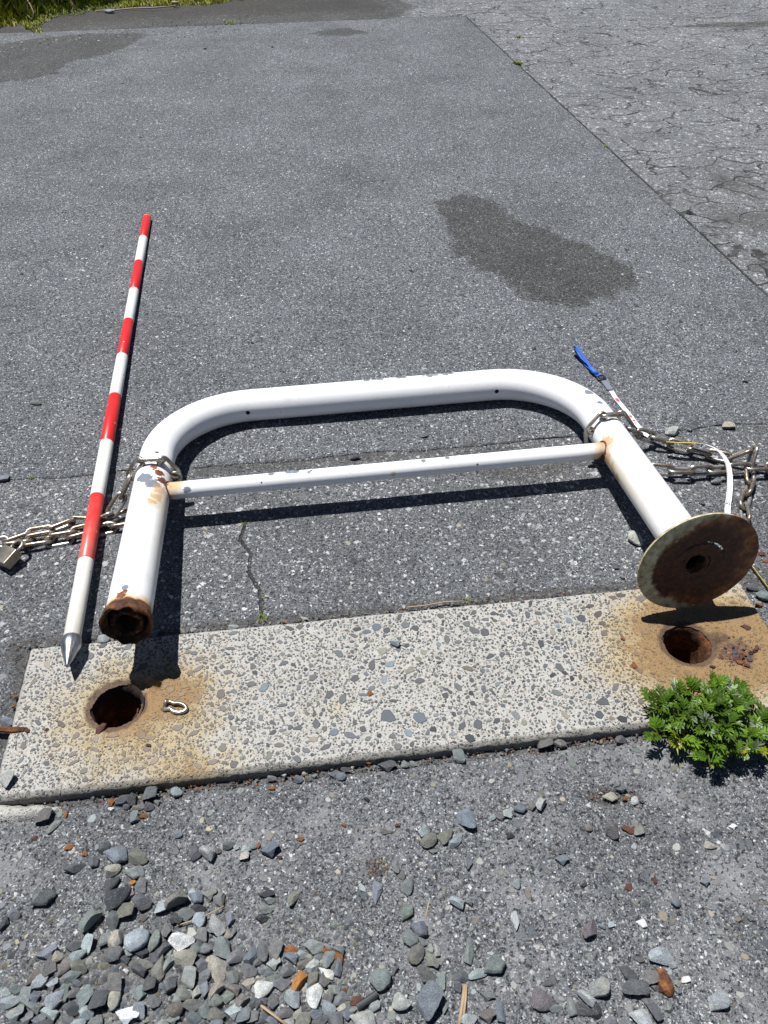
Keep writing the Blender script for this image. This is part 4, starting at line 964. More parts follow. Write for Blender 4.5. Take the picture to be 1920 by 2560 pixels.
def mat_stone():
    n = N('field_stone', 0.88); oi = n.new('ShaderNodeObjectInfo'); r = oi.outputs['Random']
    p = n.vmath('ADD', n.pos(), n.vmath('MULTIPLY', r, (37, 11, 23)) if False else (0, 0, 0))
    cmb = n.new('ShaderNodeCombineXYZ'); [n.put(cmb.inputs[i], n.math('MULTIPLY', r, k)) for i, k in enumerate((37.0, 91.0, 53.0))]
    p = n.vmath('ADD', n.pos(), cmb.outputs[0])
    a = n.noise(3.2, 5, 0.65, p); b = n.noise(21, 4, 0.8, p); c = n.noise(1.6, 3, 0.5, p)
    col = n.mix(0.85, oi.outputs['Color'], n.ramp(a, [(0.3, 0.72), (0.5, 1.0), (0.72, 1.35)]), 'MULTIPLY')
    col = n.mix(0.85, col, n.ramp(b, [(0.32, 0.45), (0.5, 1.0), (0.66, 1.75)]), 'MULTIPLY')
    col = n.mix(n.math('MULTIPLY', n.step(c, 0.56, 0.7), 0.45), col, n.mix(1.0, col, (1.25, 1.12, 0.82), 'MULTIPLY'))
    w = n.noise(2.4, 4, 0.6, p, 1.5); vein = n.step(n.math('ABSOLUTE', n.math('SUBTRACT', w, 0.5)), 0.012, 0.002)
    col = n.mix(n.math('MULTIPLY', vein, n.math('MULTIPLY', n.math('GREATER_THAN', r, 0.6), 0.55)), col, (0.5, 0.5, 0.48))
    n.col(col); n.bump(n.math('ADD', n.math('MULTIPLY', b, 1.0), a), 0.6, 0.06); return n.m
M_STONE = mat_stone()
n = N('rust_flake', 0.7); oi = n.new('ShaderNodeObjectInfo')
n.col(n.mix(0.9, oi.outputs['Color'], n.ramp(n.noise(4, 5, 0.7), [(0.3, 0.35), (0.5, 0.9), (0.7, 1.6)]), 'MULTIPLY')); n.bump(n.noise(7, 5, 0.7), 0.5, 0.08); M_FLK = n.m
ROCK_A = [rock_mesh(100 + i, 1.0) for i in range(16)]; ROCK_R = [rock_mesh(300 + i, 0.2) for i in range(10)]
def flake_mesh(seed):
    r_ = random.Random(seed); n_ = 9; V = []; F = []
    ps = [(0.5 * (0.65 + 0.5 * r_.random()) * math.cos(2 * PI * k / n_), 0.5 * (0.65 + 0.5 * r_.random()) * math.sin(2 * PI * k / n_)) for k in range(n_)]
    for z in (-0.5, 0.5):
        for x, y in ps: V.append((x, y, z + 0.5 * r_.uniform(-1, 1)))
    V += [(0.05, 0, -0.6), (0, 0.05, 0.9)]
    for k in range(n_):
        k2 = (k + 1) % n_; F.append((k, k2, n_ + k2, n_ + k)); F.append((k2, k, 2 * n_)); F.append((n_ + k, n_ + k2, 2 * n_ + 1))
    return py_mesh('rust_flake', V, F)
FLK = [flake_mesh(i) for i in range(6)]
for me in ROCK_A + ROCK_R: me.materials.append(M_STONE)
for me in FLK: me.materials.append(M_FLK)

# name: (x y long short angle colour) read off enlargements of the photograph
TA = """780 105 95 70 50 dk;853 85 100 65 -60 bk;975 65 90 80 0 dk;1130 45 85 70 0 lb;1020 118 45 45 0 gy;885 150 85 40 15 ol;958 138 65 60 0 pu;863 220 80 75 60 gn;930 208 50 35 0 ru;722 118 40 50 0 ru;715 160 35 20 0 wh;820 145 45 35 0 dk;288 208 100 90 0 br;337 278 100 50 45 gn;430 195 50 22 88 ru;225 350 40 28 0 rb;1143 320 60 50 0 bl;445 410 60 40 30 ru;548 455 35 28 0 ru;
665 415 80 70 70 dk;745 440 145 115 10 bl;880 465 130 90 -10 ol;598 490 80 72 0 dk;475 540 125 62 20 dk;715 555 100 80 35 tn;865 560 130 80 10 gn;712 640 110 75 50 dk;915 640 110 72 -60 gy;740 720 175 135 50 bk;850 640 45 40 0 or;838 715 80 48 70 tn;915 755 120 98 0 dk;815 825 120 88 0 ol;590 865 132 122 90 gn;737 880 120 88 -70 gy;265 735 150 95 42 dk;85 838 80 76 0 bl;20 910 100 50 75 bk;925 865 50 42 0 br;
1270 430 100 78 -60 dk;1355 450 100 96 0 lg;1410 430 45 42 0 pu;1470 395 80 52 20 dk;1525 408 38 35 0 lg;1590 412 60 48 0 lb;1585 468 58 50 0 tn;1640 400 42 38 0 gn;1330 540 30 24 0 dk;1155 735 135 115 60 ol;1265 720 95 75 0 bl;1352 710 84 78 0 ol;1430 735 95 75 -50 gy;1050 800 80 72 0 lb;1280 800 100 55 0 bk;1130 860 100 80 -50 bk;1200 840 100 80 0 gy;1290 875 92 78 90 lb;1395 900 150 105 -70 lg;1485 880 88 62 80 bl;1060 885 40 34 0 bl;1455 815 50 28 0 br;1470 965 70 62 0 tn;1310 975 78 64 90 gy;1515 950 60 32 90 gy;1075 955 88 56 90 gy;
575 1030 100 70 75 lb;665 1010 95 78 80 gn;745 1005 110 82 85 tn;885 1000 155 135 45 lb;990 1030 130 72 85 gn;465 1050 100 68 20 dk;1160 1015 150 105 -10 wh;1065 1060 90 76 80 dk;740 1100 110 82 0 dk;828 1085 60 56 0 lg;910 1095 85 52 -5 bk;1000 1110 80 74 0 dk;490 1105 125 70 35 lb;365 1105 85 74 0 tn;290 1095 130 80 15 bl;815 1140 75 56 0 dk;505 1175 120 84 -20 ol;405 1185 130 72 75 br;310 1195 120 90 70 gy;870 1170 75 66 0 gy;935 1165 100 56 0 br;915 1212 95 66 0 dk;1037 1190 150 82 -85 ol;1095 1155 100 66 80 gn;1165 1115 112 90 30 tn;1230 1145 120 78 60 ol;1262 1055 80 72 0 gn;1330 1055 80 66 0 bl;1440 1055 140 104 -60 gn;1400 1180 162 108 -70 tn;1520 1115 110 84 0 gy;1620 1120 100 76 80 bl;1310 1165 90 82 0 gy;820 1215 38 32 0 wh;
455 1240 145 72 42 gn;205 1260 110 74 60 br;240 1285 112 92 60 lb;330 1295 76 70 0 lb;490 1290 60 48 0 bl;745 1290 110 92 90 br;970 1300 86 76 0 dk;1095 1305 90 76 80 dk;1230 1245 110 88 80 lg;1320 1250 108 76 85 gy;1500 1235 94 86 0 gy;1600 1205 110 86 0 gy;1415 1315 122 78 70 tn;1520 1330 100 76 0 br;1600 1290 82 76 0 tn;1648 1320 76 40 90 lg;
25 1345 84 56 0 lb;100 1325 92 56 0 gn;170 1370 92 76 80 gn;45 1410 132 74 20 lb;220 1385 92 76 0 bl;335 1390 132 100 55 lb;415 1350 92 56 85 gn;475 1350 80 66 0 gy;555 1375 115 90 45 gn;640 1405 112 104 0 dk;465 1450 106 86 0 dk;555 1475 92 86 0 lb;735 1395 110 82 80 tn;905 1365 90 76 80 gn;905 1465 92 80 90 bl;985 1405 92 76 0 gy;1145 1385 60 46 0 lb;1240 1430 130 74 0 gy;1185 1345 112 82 0 ol;1325 1340 92 70 85 bl;1268 1350 78 56 80 lg;1395 1385 92 86 0 gn;1475 1380 100 76 85 gn;1570 1400 100 86 80 br;1640 1410 90 48 90 dk;
85 1490 112 104 0 gn;230 1450 100 76 0 gn;165 1515 86 76 0 gy;335 1490 112 76 0 lb;240 1525 92 76 0 bl;430 1520 82 66 0 gy;810 1490 152 112 -15 wh;1135 1455 102 86 0 br;1320 1470 100 76 85 gn;1395 1480 112 86 0 ol;1500 1470 104 94 0 lb;1245 1510 92 76 0 bl;935 1525 50 38 0 tn;1110 1525 92 56 0 gn;1580 1500 86 76 0 bl;1640 1510 80 60 0 gy;300 1555 90 70 0 dk;500 1560 100 70 0 lb;620 1545 100 70 10 gy;1040 1560 80 60 0 lg;1400 1565 90 60 0 bl;80 1570 110 70 0 dk;1180 1575 90 60 0 ol"""
TB = """78 420 114 100 10 bl;720 100 36 30 0 bk;1365 230 132 122 80 bl;1080 315 88 68 55 lb;1120 360 108 80 30 ol;1220 330 112 76 55 ol;1300 345 72 50 20 lg;1280 375 96 58 35 lb;1140 435 55 34 -15 gn;1375 510 108 50 75 bl;825 305 60 34 -20 br;290 360 46 34 0 ru;570 265 32 24 0 ru;105 28 42 28 0 ru;15 400 40 26 80 ru;158 478 26 22 0 rb;1580 215 56 48 0 pu;1530 220 52 40 70 lb;1520 255 36 32 0 gy;1630 190 80 64 20 lb;1645 335 52 38 0 bk;915 268 30 22 0 rb;
905 540 86 52 85 gy;790 690 138 62 -88 bl;970 660 112 78 80 gn;940 590 60 46 90 gy;60 715 96 58 0 bk;85 750 70 46 0 gn;55 800 102 62 -10 gn;40 865 92 50 0 bk;235 740 108 60 45 ol;1315 770 96 78 0 lb;1385 770 52 38 0 gy;1130 640 28 24 0 dk;965 830 108 80 75 gn;1050 920 112 98 0 bl;1000 1000 100 78 -50 gn;1075 1020 96 42 -40 gn;1035 1095 126 92 60 br;1130 1130 114 80 -60 ol;1175 1090 68 46 -60 lg;1095 1225 145 84 -35 gy;1375 1110 152 66 -88 gn;1530 1170 140 108 45 gn;1425 1230 118 62 5 lb;1320 1245 102 72 -10 dk;1195 1275 86 62 80 gn;905 1200 52 38 85 dk;800 1265 136 122 0 gn;1305 1310 60 48 80 dk;935 1395 118 106 0 lg;1135 1395 182 142 45 bl;1220 1450 80 54 80 gn;1490 1365 96 52 -20 gy;1585 1490 134 70 -72 bl;1370 1530 102 82 0 lg;1490 1500 104 84 0 br;
40 1090 120 86 75 dk;130 1065 102 84 60 gy;10 1150 60 50 0 gy;225 1070 76 46 0 ru;370 1045 122 90 5 lg;445 1075 52 38 0 ru;550 1080 66 52 0 gn;295 1100 68 52 0 lb;240 1130 86 72 0 bl;105 1160 92 80 0 lg;340 1120 42 38 0 tn;395 1120 56 48 0 gy;460 1135 102 80 45 gn;535 1120 88 60 -60 ru;365 1180 92 74 70 lg;290 1170 72 52 30 br;200 1205 86 78 0 bl;530 1205 106 56 -80 bl;80 1225 66 42 0 bl;455 1215 108 58 -20 wh;285 1265 132 86 80 or;355 1265 112 66 75 ol;440 1280 92 72 80 br;110 1260 82 76 0 gn;35 1310 126 104 35 wh;160 1295 102 72 0 gy;500 1320 92 54 -15 gn;235 1390 122 104 80 lb;370 1375 138 108 60 wh;465 1370 82 62 80 gy;545 1390 92 78 0 gy;10 1410 90 56 90 dk;105 1420 80 70 80 gy;55 1405 60 50 0 dk;460 1445 92 80 0 lb;545 1455 62 56 0 tn;650 1405 80 54 20 rb;765 1445 80 72 80 lg;690 1515 162 122 0 lg;180 1480 106 66 0 gy;380 1490 82 66 0 bl;265 1490 80 56 85 tn;310 1525 92 76 0 ol;410 1535 82 76 0 gy;510 1510 104 94 0 gy;590 1490 88 66 80 bl;100 1530 82 56 0 bl;30 1520 84 56 0 dk;210 1535 72 48 0 lg;575 1340 40 32 0 rb;620 1465 56 44 0 gy"""
TC = """45 150 80 68 30 bl;128 138 66 52 90 br;190 120 80 68 90 lg;5 185 54 36 90 dk;630 75 96 60 15 tn;700 30 76 42 0 dk;795 105 58 46 60 lg;840 110 36 24 0 dk;730 98 32 20 0 ru;655 290 106 90 -70 pu;755 295 92 46 -10 rb;825 305 62 54 0 ol;497 282 46 42 0 br;325 440 46 28 0 dk;315 485 86 68 -10 bl;1280 390 82 50 0 tn;1425 275 50 38 0 wh;25 645 66 48 80 lb;458 655 42 28 0 bk;757 668 56 46 0 rb;925 622 52 26 80 rb;1245 632 62 52 0 bl;1062 765 62 56 0 bl;25 895 108 58 85 lg;500 940 128 84 60 pu;590 925 52 32 0 bl;645 912 40 34 0 lb;838 895 62 52 0 wh;955 1105 148 112 -25 lb;820 1135 62 36 0 dk;1035 1165 54 46 0 lb;745 1215 120 76 -28 dk;810 1325 152 88 -10 dk;905 1255 94 78 0 br;925 1315 48 38 0 dk;1070 1290 48 42 0 tn;1070 1335 48 38 0 gy;1130 1268 54 34 0 wh;560 1325 146 116 50 lg;230 1285 62 38 0 dk;190 1375 148 138 0 pu;260 1440 122 60 -3 gn;390 1465 92 76 -60 gn;450 1450 102 76 -45 dk;500 1395 122 76 -20 lg;545 1480 86 72 80 bk;870 1400 94 56 -15 gy;930 1480 106 62 -72 dk;830 1500 142 112 0 lg;1015 1450 66 52 80 gn;1340 1410 148 112 55 lb;630 1545 82 46 0 bl"""
TD = """1340 1435 150 98 -5 dk;1500 1420 76 64 0 gn;1565 1420 56 48 0 gn;610 1545 76 66 0 bl;385 1540 82 48 0 gy;495 1520 36 28 0 lb;690 1545 62 48 0 br;743 1525 46 38 0 gn;905 1510 84 74 0 dk;970 1525 82 66 0 bl;1000 1470 82 40 0 dk;665 1500 42 28 0 tn;1195 1420 42 20 0 ru;1210 840 56 46 60 ru;65 285 86 44 10 lg;655 215 74 38 -30 lg;580 238 66 36 0 pu;805 205 76 46 0 dk;270 270 62 32 0 dk;1385 150 62 36 0 dk;150 285 50 26 0 br;1428 425 84 64 0 lb"""
TE = """1365 1857 36 30 0 br;1398 1855 30 26 0 br;1550 1847 32 24 0 pu;1147 1889 28 30 0 gn;433 1976 26 24 0 dk;20 1945 36 30 60 lg;14 1802 34 26 10 bl;1823 1064 28 22 -10 tn;1681 1076 34 26 30 lg;886 1141 26 16 10 dk;1128 1091 20 14 30 gy;1060 1090 18 12 0 dk;1585 1338 50 36 -60 lg;1768 1260 14 12 0 lb;1755 1257 16 11 0 dk;1503 1420 12 10 0 lg;1540 1417 13 12 0 dk;1555 1440 14 12 0 gy;1904 1385 16 13 0 rb;1914 1402 16 11 0 ru;1910 1488 34 26 -25 gn;1898 1511 20 12 0 ru;1881 1467 26 18 -20 dk;1866 1335 12 9 0 wh;1585 1664 14 18 0 ru;1781 1666 14 9 0 rb;1557 1597 10 10 0 ru;1866 1568 26 14 -25 rb;1594 1132 13 9 0 ru;252 1822 38 17 62 rb;68 1826 14 12 0 rb;116 1824 12 9 0 rb;372 1864 13 8 0 rb;38 1741 12 9 60 ru;33 1765 11 8 60 ru;257 1596 30 26 -40 lg;384 1582 26 24 0 bl;89 1004 34 18 -15 gy;10 1196 26 20 0 bl;1865 955 14 9 0 bk;1722 530 16 12 0 bk;1566 626 10 6 0 bk;1900 1170 14 10 0 br;546 1640 0 0 0 gy;632 858 8 7 0 bk;513 122 7 5 0 bk;682 118 7 4 0 bk;307 209 6 5 0 bk;273 28 24 12 0 lg;101 108 7 4 0 bk;60 168 6 4 0 bk;1490 1150 22 18 -30 gy;1788 1200 24 18 0 gy;1712 1190 14 9 0 dk;1722 1073 16 11 20 bl;705 1210 14 10 0 gy"""
def rd(txt, k, ox, oy):
    out = []
    for q in txt.replace('\n', '').split(';'):
        f = q.split()
        if len(f) < 6 or float(f[2]) == 0: continue
        out.append((ox + float(f[0]) / k, oy + float(f[1]) / k, float(f[2]) / k, float(f[3]) / k, math.radians(float(f[4])), f[5]))
    return out
ROWS = rd(TA, 2.592, 0, 1960) + rd(TB, 2.592, 640, 1960) + rd(TC, 2.592, 1280, 1960) + rd(TD, 3.318, 560, 1480) + rd(TE, 1, 0, 0)
def surf_z(x, y):
    s, t = to_st(x, y)
    if S0 < s < S1 and -TW < t < 0: return float(slab_z(np.array(x), np.array(y), np.array(s), np.array(t)))
    return float(gz(np.array(x), np.array(y)))
CN = {'dk': 'dark grey', 'bk': 'blackish', 'bl': 'blue-grey', 'lb': 'pale blue-green', 'gn': 'green-grey', 'gy': 'mid grey', 'ol': 'olive-grey', 'tn': 'tan', 'wh': 'whitish', 'lg': 'light grey', 'br': 'brown-grey', 'pu': 'purplish', 'ru': 'orange rust', 'rb': 'dark red-brown rust', 'or': 'orange'}
def sizew(L, flk):
    if flk: return 'tiny' if L < 0.012 else 'small' if L < 0.022 else 'large'
    return 'tiny' if L < 0.016 else 'small' if L < 0.026 else 'mid-sized' if L < 0.036 else 'large' if L < 0.048 else 'very large'
def region(u, v):
    x, y = at(u, v)[:2]; s, t = to_st(x, y)
    if -TW < t < 0 and S0 < s < S1: return 'on the pale slab' if s < 0.8 else 'on the rusty end of the slab'
    if t >= 0:
        if t < 0.05 and s > S0: return 'along the slab far edge'
        if y > 1.9: return 'out on the far asphalt'
        return 'left of the pole' if u < 300 else 'inside the barrier arch' if u < 1480 else 'near the right leg and chain'
    if s < S0: return 'left of the slab end'
    if t > -TW - 0.045: return 'against the slab near edge'
    if u > 1280: return 'lower right on the apron' if v > 2250 else 'right of centre on the apron'
    if v > 2330 or (u < 560 and v > 2300): return 'in the gravel heap at bottom left' if u < 880 else 'bottom centre on the apron'
    if u < 640: return 'on the left part of the apron'
    return 'mid apron below the slab'
items = []
rr_ = random.Random(11)
for (u, v, l, w, a, c) in ROWS:
    k = ppm(u, v); L = max(l, w) / k; Wd = min(l, w) / k
    if w > l: a += PI / 2
    flk = c in ('ru', 'rb'); x, y = at(u, v, -0.01 if v > 1850 else 0.004)[:2]; z0_ = surf_z(x, y)
    H = (0.003 + 0.04 * L) if flk else Wd * rr_.uniform(0.62, 0.95)
    rnd = Wd / L > 0.86
    me = FLK[rr_.randrange(6)] if flk else (ROCK_R if (rr_.random() < 0.06) else ROCK_A)[rr_.randrange(10)] if True else None
    o = bpy.data.objects.new('rust_flake' if flk else 'stone', me); COL.objects.link(o)
    fac = 1.10
    o.scale = (L * fac, Wd * fac, H); o.rotation_euler = (rr_.uniform(-.12, .12), rr_.uniform(-.12, .12), a)
    # the stone's visible middle sits above the ground: slide it so that it still covers its place
    o.location = (x, y - 0.0 , z0_ + H * (0.40 if not flk else 0.35))
    sx, sy = at(u, v, z0_ + H * 0.45)[:2]; o.location.x = sx; o.location.y = sy
    j = rr_.uniform(0.82, 1.2); cc = PAL[c]; lum = sum(cc) / 3; cc = cc if flk or c == 'or' else tuple((v_ * 0.66 + lum * 0.34) * 1.62 * q_ for v_, q_ in zip(cc, (0.95, 1.0, 1.04))); o.color = (cc[0] * j * rr_.uniform(.95, 1.05), cc[1] * j, cc[2] * j * rr_.uniform(.95, 1.05), 1)
    shp = ('round' if rnd else 'oblong' if Wd / L < 0.55 else 'angular' if me in ROCK_A else 'smooth')
    items.append(dict(o=o, u=u, v=v, L=L, flk=flk, short=f"{sizew(L, flk)} {CN[c]} " + ('flake' if flk else ('stone' if flk else f'{shp} stone')), reg=region(u, v)))
# labels that single each stone out: look, place, and if need be a neighbour that is easy to find
from collections import Counter
for it in items: it['lab'] = f"{it['short']} {it['reg']}"
cnt = Counter(i['lab'] for i in items); scnt = Counter(i['short'] for i in items)
marks = [i for i in items if scnt[i['short']] == 1 and i['L'] > 0.015]
FIX = [(430, 1768, 'steel eye'), (290, 1763, 'left post hole'), (1718, 1608, 'right post hole'), (1760, 1800, 'green weed'), (945, 2165, 'gritty hollow'), (925, 2498, 'black stick')]
def rel(it, mu, mv):
    dx, dy = mu - it['u'], mv - it['v']
    if abs(dx) > 2 * abs(dy): return 'right of' if dx < 0 else 'left of'
    if abs(dy) > 2 * abs(dx): return 'below' if dy < 0 else 'above'
    return ('below right of' if dx < 0 else 'below left of') if dy < 0 else ('above right of' if dx < 0 else 'above left of')
used = set(l for l, c in cnt.items() if c == 1)
for it in items:
    if cnt[it['lab']] == 1: continue
    cand = [(math.hypot(m_['u'] - it['u'], m_['v'] - it['v']), m_['short'], m_['u'], m_['v']) for m_ in marks if m_ is not it]
    cand += [(math.hypot(a - it['u'], b - it['v']) * 0.8, nme, a, b) for a, b, nme in FIX]
    cand.sort(); done = False
    for d, nme, a, b in cand[:10]:
        lab = f"{it['short']} {rel(it, a, b)} the {nme}"
        if lab not in used and len(lab.split()) <= 16: it['lab'] = lab; used.add(lab); done = True; break
for it in items:
    flk = it['flk']; tag(it['o'], it['lab'], 'rust flake' if flk else 'stone', 'flakes of rust' if flk else 'loose stones')

# grit: crumbs too small and many to pick apart
def crumbs(name, pts, size, cols, seed, flat=0.6, mat=M_AGG):
    r_ = random.Random(seed); V = []; F = []; C = []
    oct_v = [(1, 0, 0), (-1, 0, 0), (0, 1, 0), (0, -1, 0), (0, 0, 1), (0, 0, -1)]; oct_f = [(0, 2, 4), (2, 1, 4), (1, 3, 4), (3, 0, 4), (2, 0, 5), (1, 2, 5), (3, 1, 5), (0, 3, 5)]
    for x, y, z in pts:
        s = size * (0.45 + 1.1 * r_.random() ** 2); b = len(V); yaw = r_.random() * 6.28; c, sn = math.cos(yaw), math.sin(yaw); e = 0.6 + 0.6 * r_.random()
        for q in oct_v:
            px, py, pz = q[0] * s * e * r_.uniform(.8, 1.2), q[1] * s * r_.uniform(.8, 1.2), q[2] * s * flat
            V.append((x + px * c - py * sn, y + px * sn + py * c, z + pz + s * 0.1))
        F += [tuple(b + i for i in f) for f in oct_f]; col = PAL[r_.choice(cols)]; k = r_.uniform(.7, 1.2); C += [tuple(v_ * k for v_ in col)] * 6
    me = py_mesh(name, V, F); setcol(me, C); o = obj(name, me, mat); tag(o, kind='stuff'); return o
r_ = random.Random(3); pts = []
for _ in range(5200):
    x, y = r_.uniform(-0.75, 0.8), r_.uniform(0.2, 0.72); s, t = to_st(x, y)
    if t > -TW - 0.004: continue
    pts.append((x, y, float(0)))
X_ = np.array([p[0] for p in pts]); Y_ = np.array([p[1] for p in pts]); Z_ = gz(X_, Y_)
pts = [(x, y, z) for x, y, z in zip(X_, Y_, Z_)]
o = crumbs('grit', pts, 0.0019, ['dk', 'gy', 'gy', 'bl', 'br', 'lg', 'wh', 'lb', 'ol', 'dk'], 4)
tag(o, 'fine grey grit scattered over the near apron in front of the slab', 'grit')
pts = []
for _ in range(2400):
    s = r_.uniform(S0 - 0.06, S1 + 0.1); t = abs(r_.gauss(0, 0.018)) + 0.001
    if r_.random() < 0.5: t = -TW - abs(r_.gauss(0, 0.014)) - 0.003
    x, y = st(s, t); pts.append((x, y, float(gz(np.array(x), np.array(y))) - 0.001))
o = crumbs('seam_grit', pts, 0.0021, ['dk', 'gy', 'br', 'bl', 'ru', 'rb', 'tn', 'dk', 'lg', 'bk'], 5)
tag(o, 'dark grit and rust crumbs packed in the joints along the slab', 'grit')
pts = []
for _ in range(3400):
    q = r_.random()
    if q < 0.75: c = at(1290 + r_.gauss(0, 170), 1150 + r_.gauss(0, 26) - 0.03 * (0), 0)
    else: c = at(r_.uniform(500, 1000), 1176 - 0.09 * 250 + r_.gauss(0, 9), 0)
    pts.append((c[0], c[1], float(gz(np.array(c[0]), np.array(c[1])))))
o = crumbs('dark_grit', pts, 0.0016, ['dk', 'bk', 'gy', 'br', 'wh', 'dk', 'dk', 'gy', 'ol'], 6)
tag(o, 'dark sandy grit washed along the asphalt joint under the barrier rail', 'grit')
pts = []
for _ in range(520):
    for cx, cy, rx, ry in ((945, 2165, 26, 18), (1535, 1988, 70, 16)):
        c = at(cx + r_.gauss(0, rx), cy + r_.gauss(0, ry), APZ); pts.append((c[0], c[1], float(gz(np.array(c[0]), np.array(c[1]))) - 0.004))
o = crumbs('hollow_grit', pts, 0.0023, ['dk', 'bk', 'gy', 'br', 'tn', 'dk', 'rb'], 8)
tag(o, 'dark gravel crumbs filling the shallow hollows of the apron', 'grit')
pts = []
for _ in range(1500):
    u, v = r_.uniform(-20, 900), r_.uniform(2230, 2580)
    if v < 2400 - (u - 100) * 0.12 and r_.random() < 0.75: continue
    c = at(u, v, APZ); pts.append((c[0], c[1], float(gz(np.array(c[0]), np.array(c[1])))))
o = crumbs('small_gravel', pts, 0.0042, ['dk', 'gy', 'bl', 'gn', 'br', 'ol', 'dk', 'gy', 'lg'], 18)
tag(o, 'small gravel filling the gaps between stones in the heap at bottom left', 'gravel')
# rust scale heaped in the broken hollow right of the right hole
pts = []
for _ in range(420):
    c = at(1460 + r_.gauss(1380, 75) / 3.6065, 1200 + r_.gauss(1575, 55) / 3.6065, 0); pts.append((c[0], c[1], surf_z(c[0], c[1])))
o = crumbs('rust_scale', pts, 0.0024, ['rb', 'rb', 'bk', 'rb', 'bk', 'ru'], 9, 0.3); tag(o, 'heap of fine rust scale in the broken hollow beside the right post hole', 'rust scale')
for k in range(26):
    c = at(1460 + r_.gauss(1400, 80) / 3.6065, 1200 + r_.gauss(1585, 55) / 3.6065, 0); o = bpy.data.objects.new('rust_flake', FLK[k % 6]); COL.objects.link(o)
    L = r_.uniform(0.006, 0.015); o.scale = (L, L * r_.uniform(.5, .9), 0.0018); o.location = (c[0], c[1], surf_z(c[0], c[1]) + 0.002 + r_.random() * 0.003)
    o.rotation_euler = (r_.uniform(-.5, .5), r_.uniform(-.5, .5), r_.random() * 6.28); cc = PAL[r_.choice(['rb', 'rb', 'pu', 'ru'])]; o.color = (*cc, 1)
    tag(o, 'rust flake in the heap beside the right post hole', 'rust flake', 'flakes heaped beside the right post hole')
# bigger pieces embedded in the apron asphalt
V = []; F = []; C = []
er = random.Random(77)
for _ in range(900):
    x, y = er.uniform(-0.75, 0.8), er.uniform(0.18, 0.70); s, t = to_st(x, y)
    if t > -TW - 0.02: continue
    L = 0.006 + 0.013 * er.random() ** 3; v_, f_ = agg_geo(L, L * er.uniform(.5, .95), er.random() * 3.14); rs.random()
    z = float(gz(np.array(x), np.array(y))) - 0.0002; b = len(V); V += [(a + x, q + y, w + z) for a, q, w in v_]; F += [tuple(b + i for i in f) for f in f_]
    cc = PAL[er.choice(['gy', 'bl', 'lg', 'lb', 'ol', 'gn', 'tn', 'gy', 'dk', 'lg', 'br'])]; k = er.uniform(.6, 1.05); C += [tuple(q * k for q in cc)] * len(v_)
for _ in range(700):
    x, y = er.uniform(-1.0, 1.1), er.uniform(0.9, 1.6); s, t = to_st(x, y)
    if t < 0.015 or poly_sd(np.array(x), np.array(y), [SA, SB, SC, SD]) > -0.01: continue
    L = 0.005 + 0.011 * er.random() ** 3; v_, f_ = agg_geo(L, L * er.uniform(.5, .95), er.random() * 3.14)
    z = float(gz(np.array(x), np.array(y))) - 0.0004; b = len(V); V += [(a + x, q + y, w + z) for a, q, w in v_]; F += [tuple(b + i for i in f) for f in f_]
    cc = PAL[er.choice(['gy', 'bl', 'lg', 'lb', 'ol', 'gn', 'tn', 'lg', 'dk'])]; k = er.uniform(.55, .95); C += [tuple(q * k for q in cc)] * len(v_)
me = py_mesh('embedded_stones', V, F); setcol(me, C); o = obj('embedded_stones', me, M_AGG); tag(o, kind='stuff'); under(o, apron)

# broken concrete lump at the lower left corner of the slab
def lump():
    pts = [(-260, 1990), (-60, 2002), (60, 2007), (150, 2009), (152, 2025), (110, 2040), (60, 2052), (0, 2060), (-120, 2075), (-260, 2090)]
    poly = [at(u, v, -0.006)[:2] for u, v in pts]; c = np.mean(poly, 0)
    xs = np.arange(min(p[0] for p in poly) - .004, max(p[0] for p in poly) + .004, 0.003); ys = np.arange(min(p[1] for p in poly) - .004, max(p[1] for p in poly) + .004, 0.003)
    X, Y = np.meshgrid(xs, ys); d = poly_sd(X, Y, poly) + 0.004 * vnoise(X, Y, 90, 3); h = APZ - 0.006 + 0.017 * np.sqrt(np.clip(d, 0, 0.012) / 0.012) + 0.002 * fbm(X, Y, 60, 3, 2)
    Z = np.where(d > 0, h, APZ - 0.012); V = np.stack([X - c[0], Y - c[1], Z], -1).reshape(-1, 3)
    o = obj('concrete_lump', np_mesh('concrete_lump', V, grid_faces(len(xs), len(ys), (d[:-1, :-1] > -0.004) | (d[1:, 1:] > -0.004)), {'rust': Z * 0, 'scorch': Z * 0, 'edge': Z * 0}), M_CONC, smooth=True); o.location = (c[0], c[1], 0)
    tag(o, 'whitish broken concrete lump under the lower left corner of the slab', 'concrete lump')
lump()
# long rust splinter at the left edge
V, F = tube([Vector(at(u, v, z)) for u, v, z in ((-40, 1822, .004), (0, 1823, .004), (35, 1825, .005), (60, 1824, .004), (70, 1820, .003))], [0.005, 0.0055, 0.0056, 0.0045, 0.001], 6)
o = obj('rust_splinter', py_mesh('rust_splinter', V, F), M_RUST); tag(o, 'long brown rust splinter lying at the left end of the slab', 'rust splinter')
V, F = tube([Vector(at(u, v, z)) for u, v, z in ((1640 + 0, 2447, -.012),)] * 0 + [Vector(at(1652, 2425, -.010)), Vector(at(1658, 2450, -.009)), Vector(at(1668, 2475, -.010)), Vector(at(1675, 2490, -.012))], [0.006, 0.011, 0.011, 0.005], 7)
o = obj('rust_flake', py_mesh('rust_flake', V, F), M_RUST); tag(o, 'large shiny dark brown rust flake on the gravel at lower right', 'rust flake')
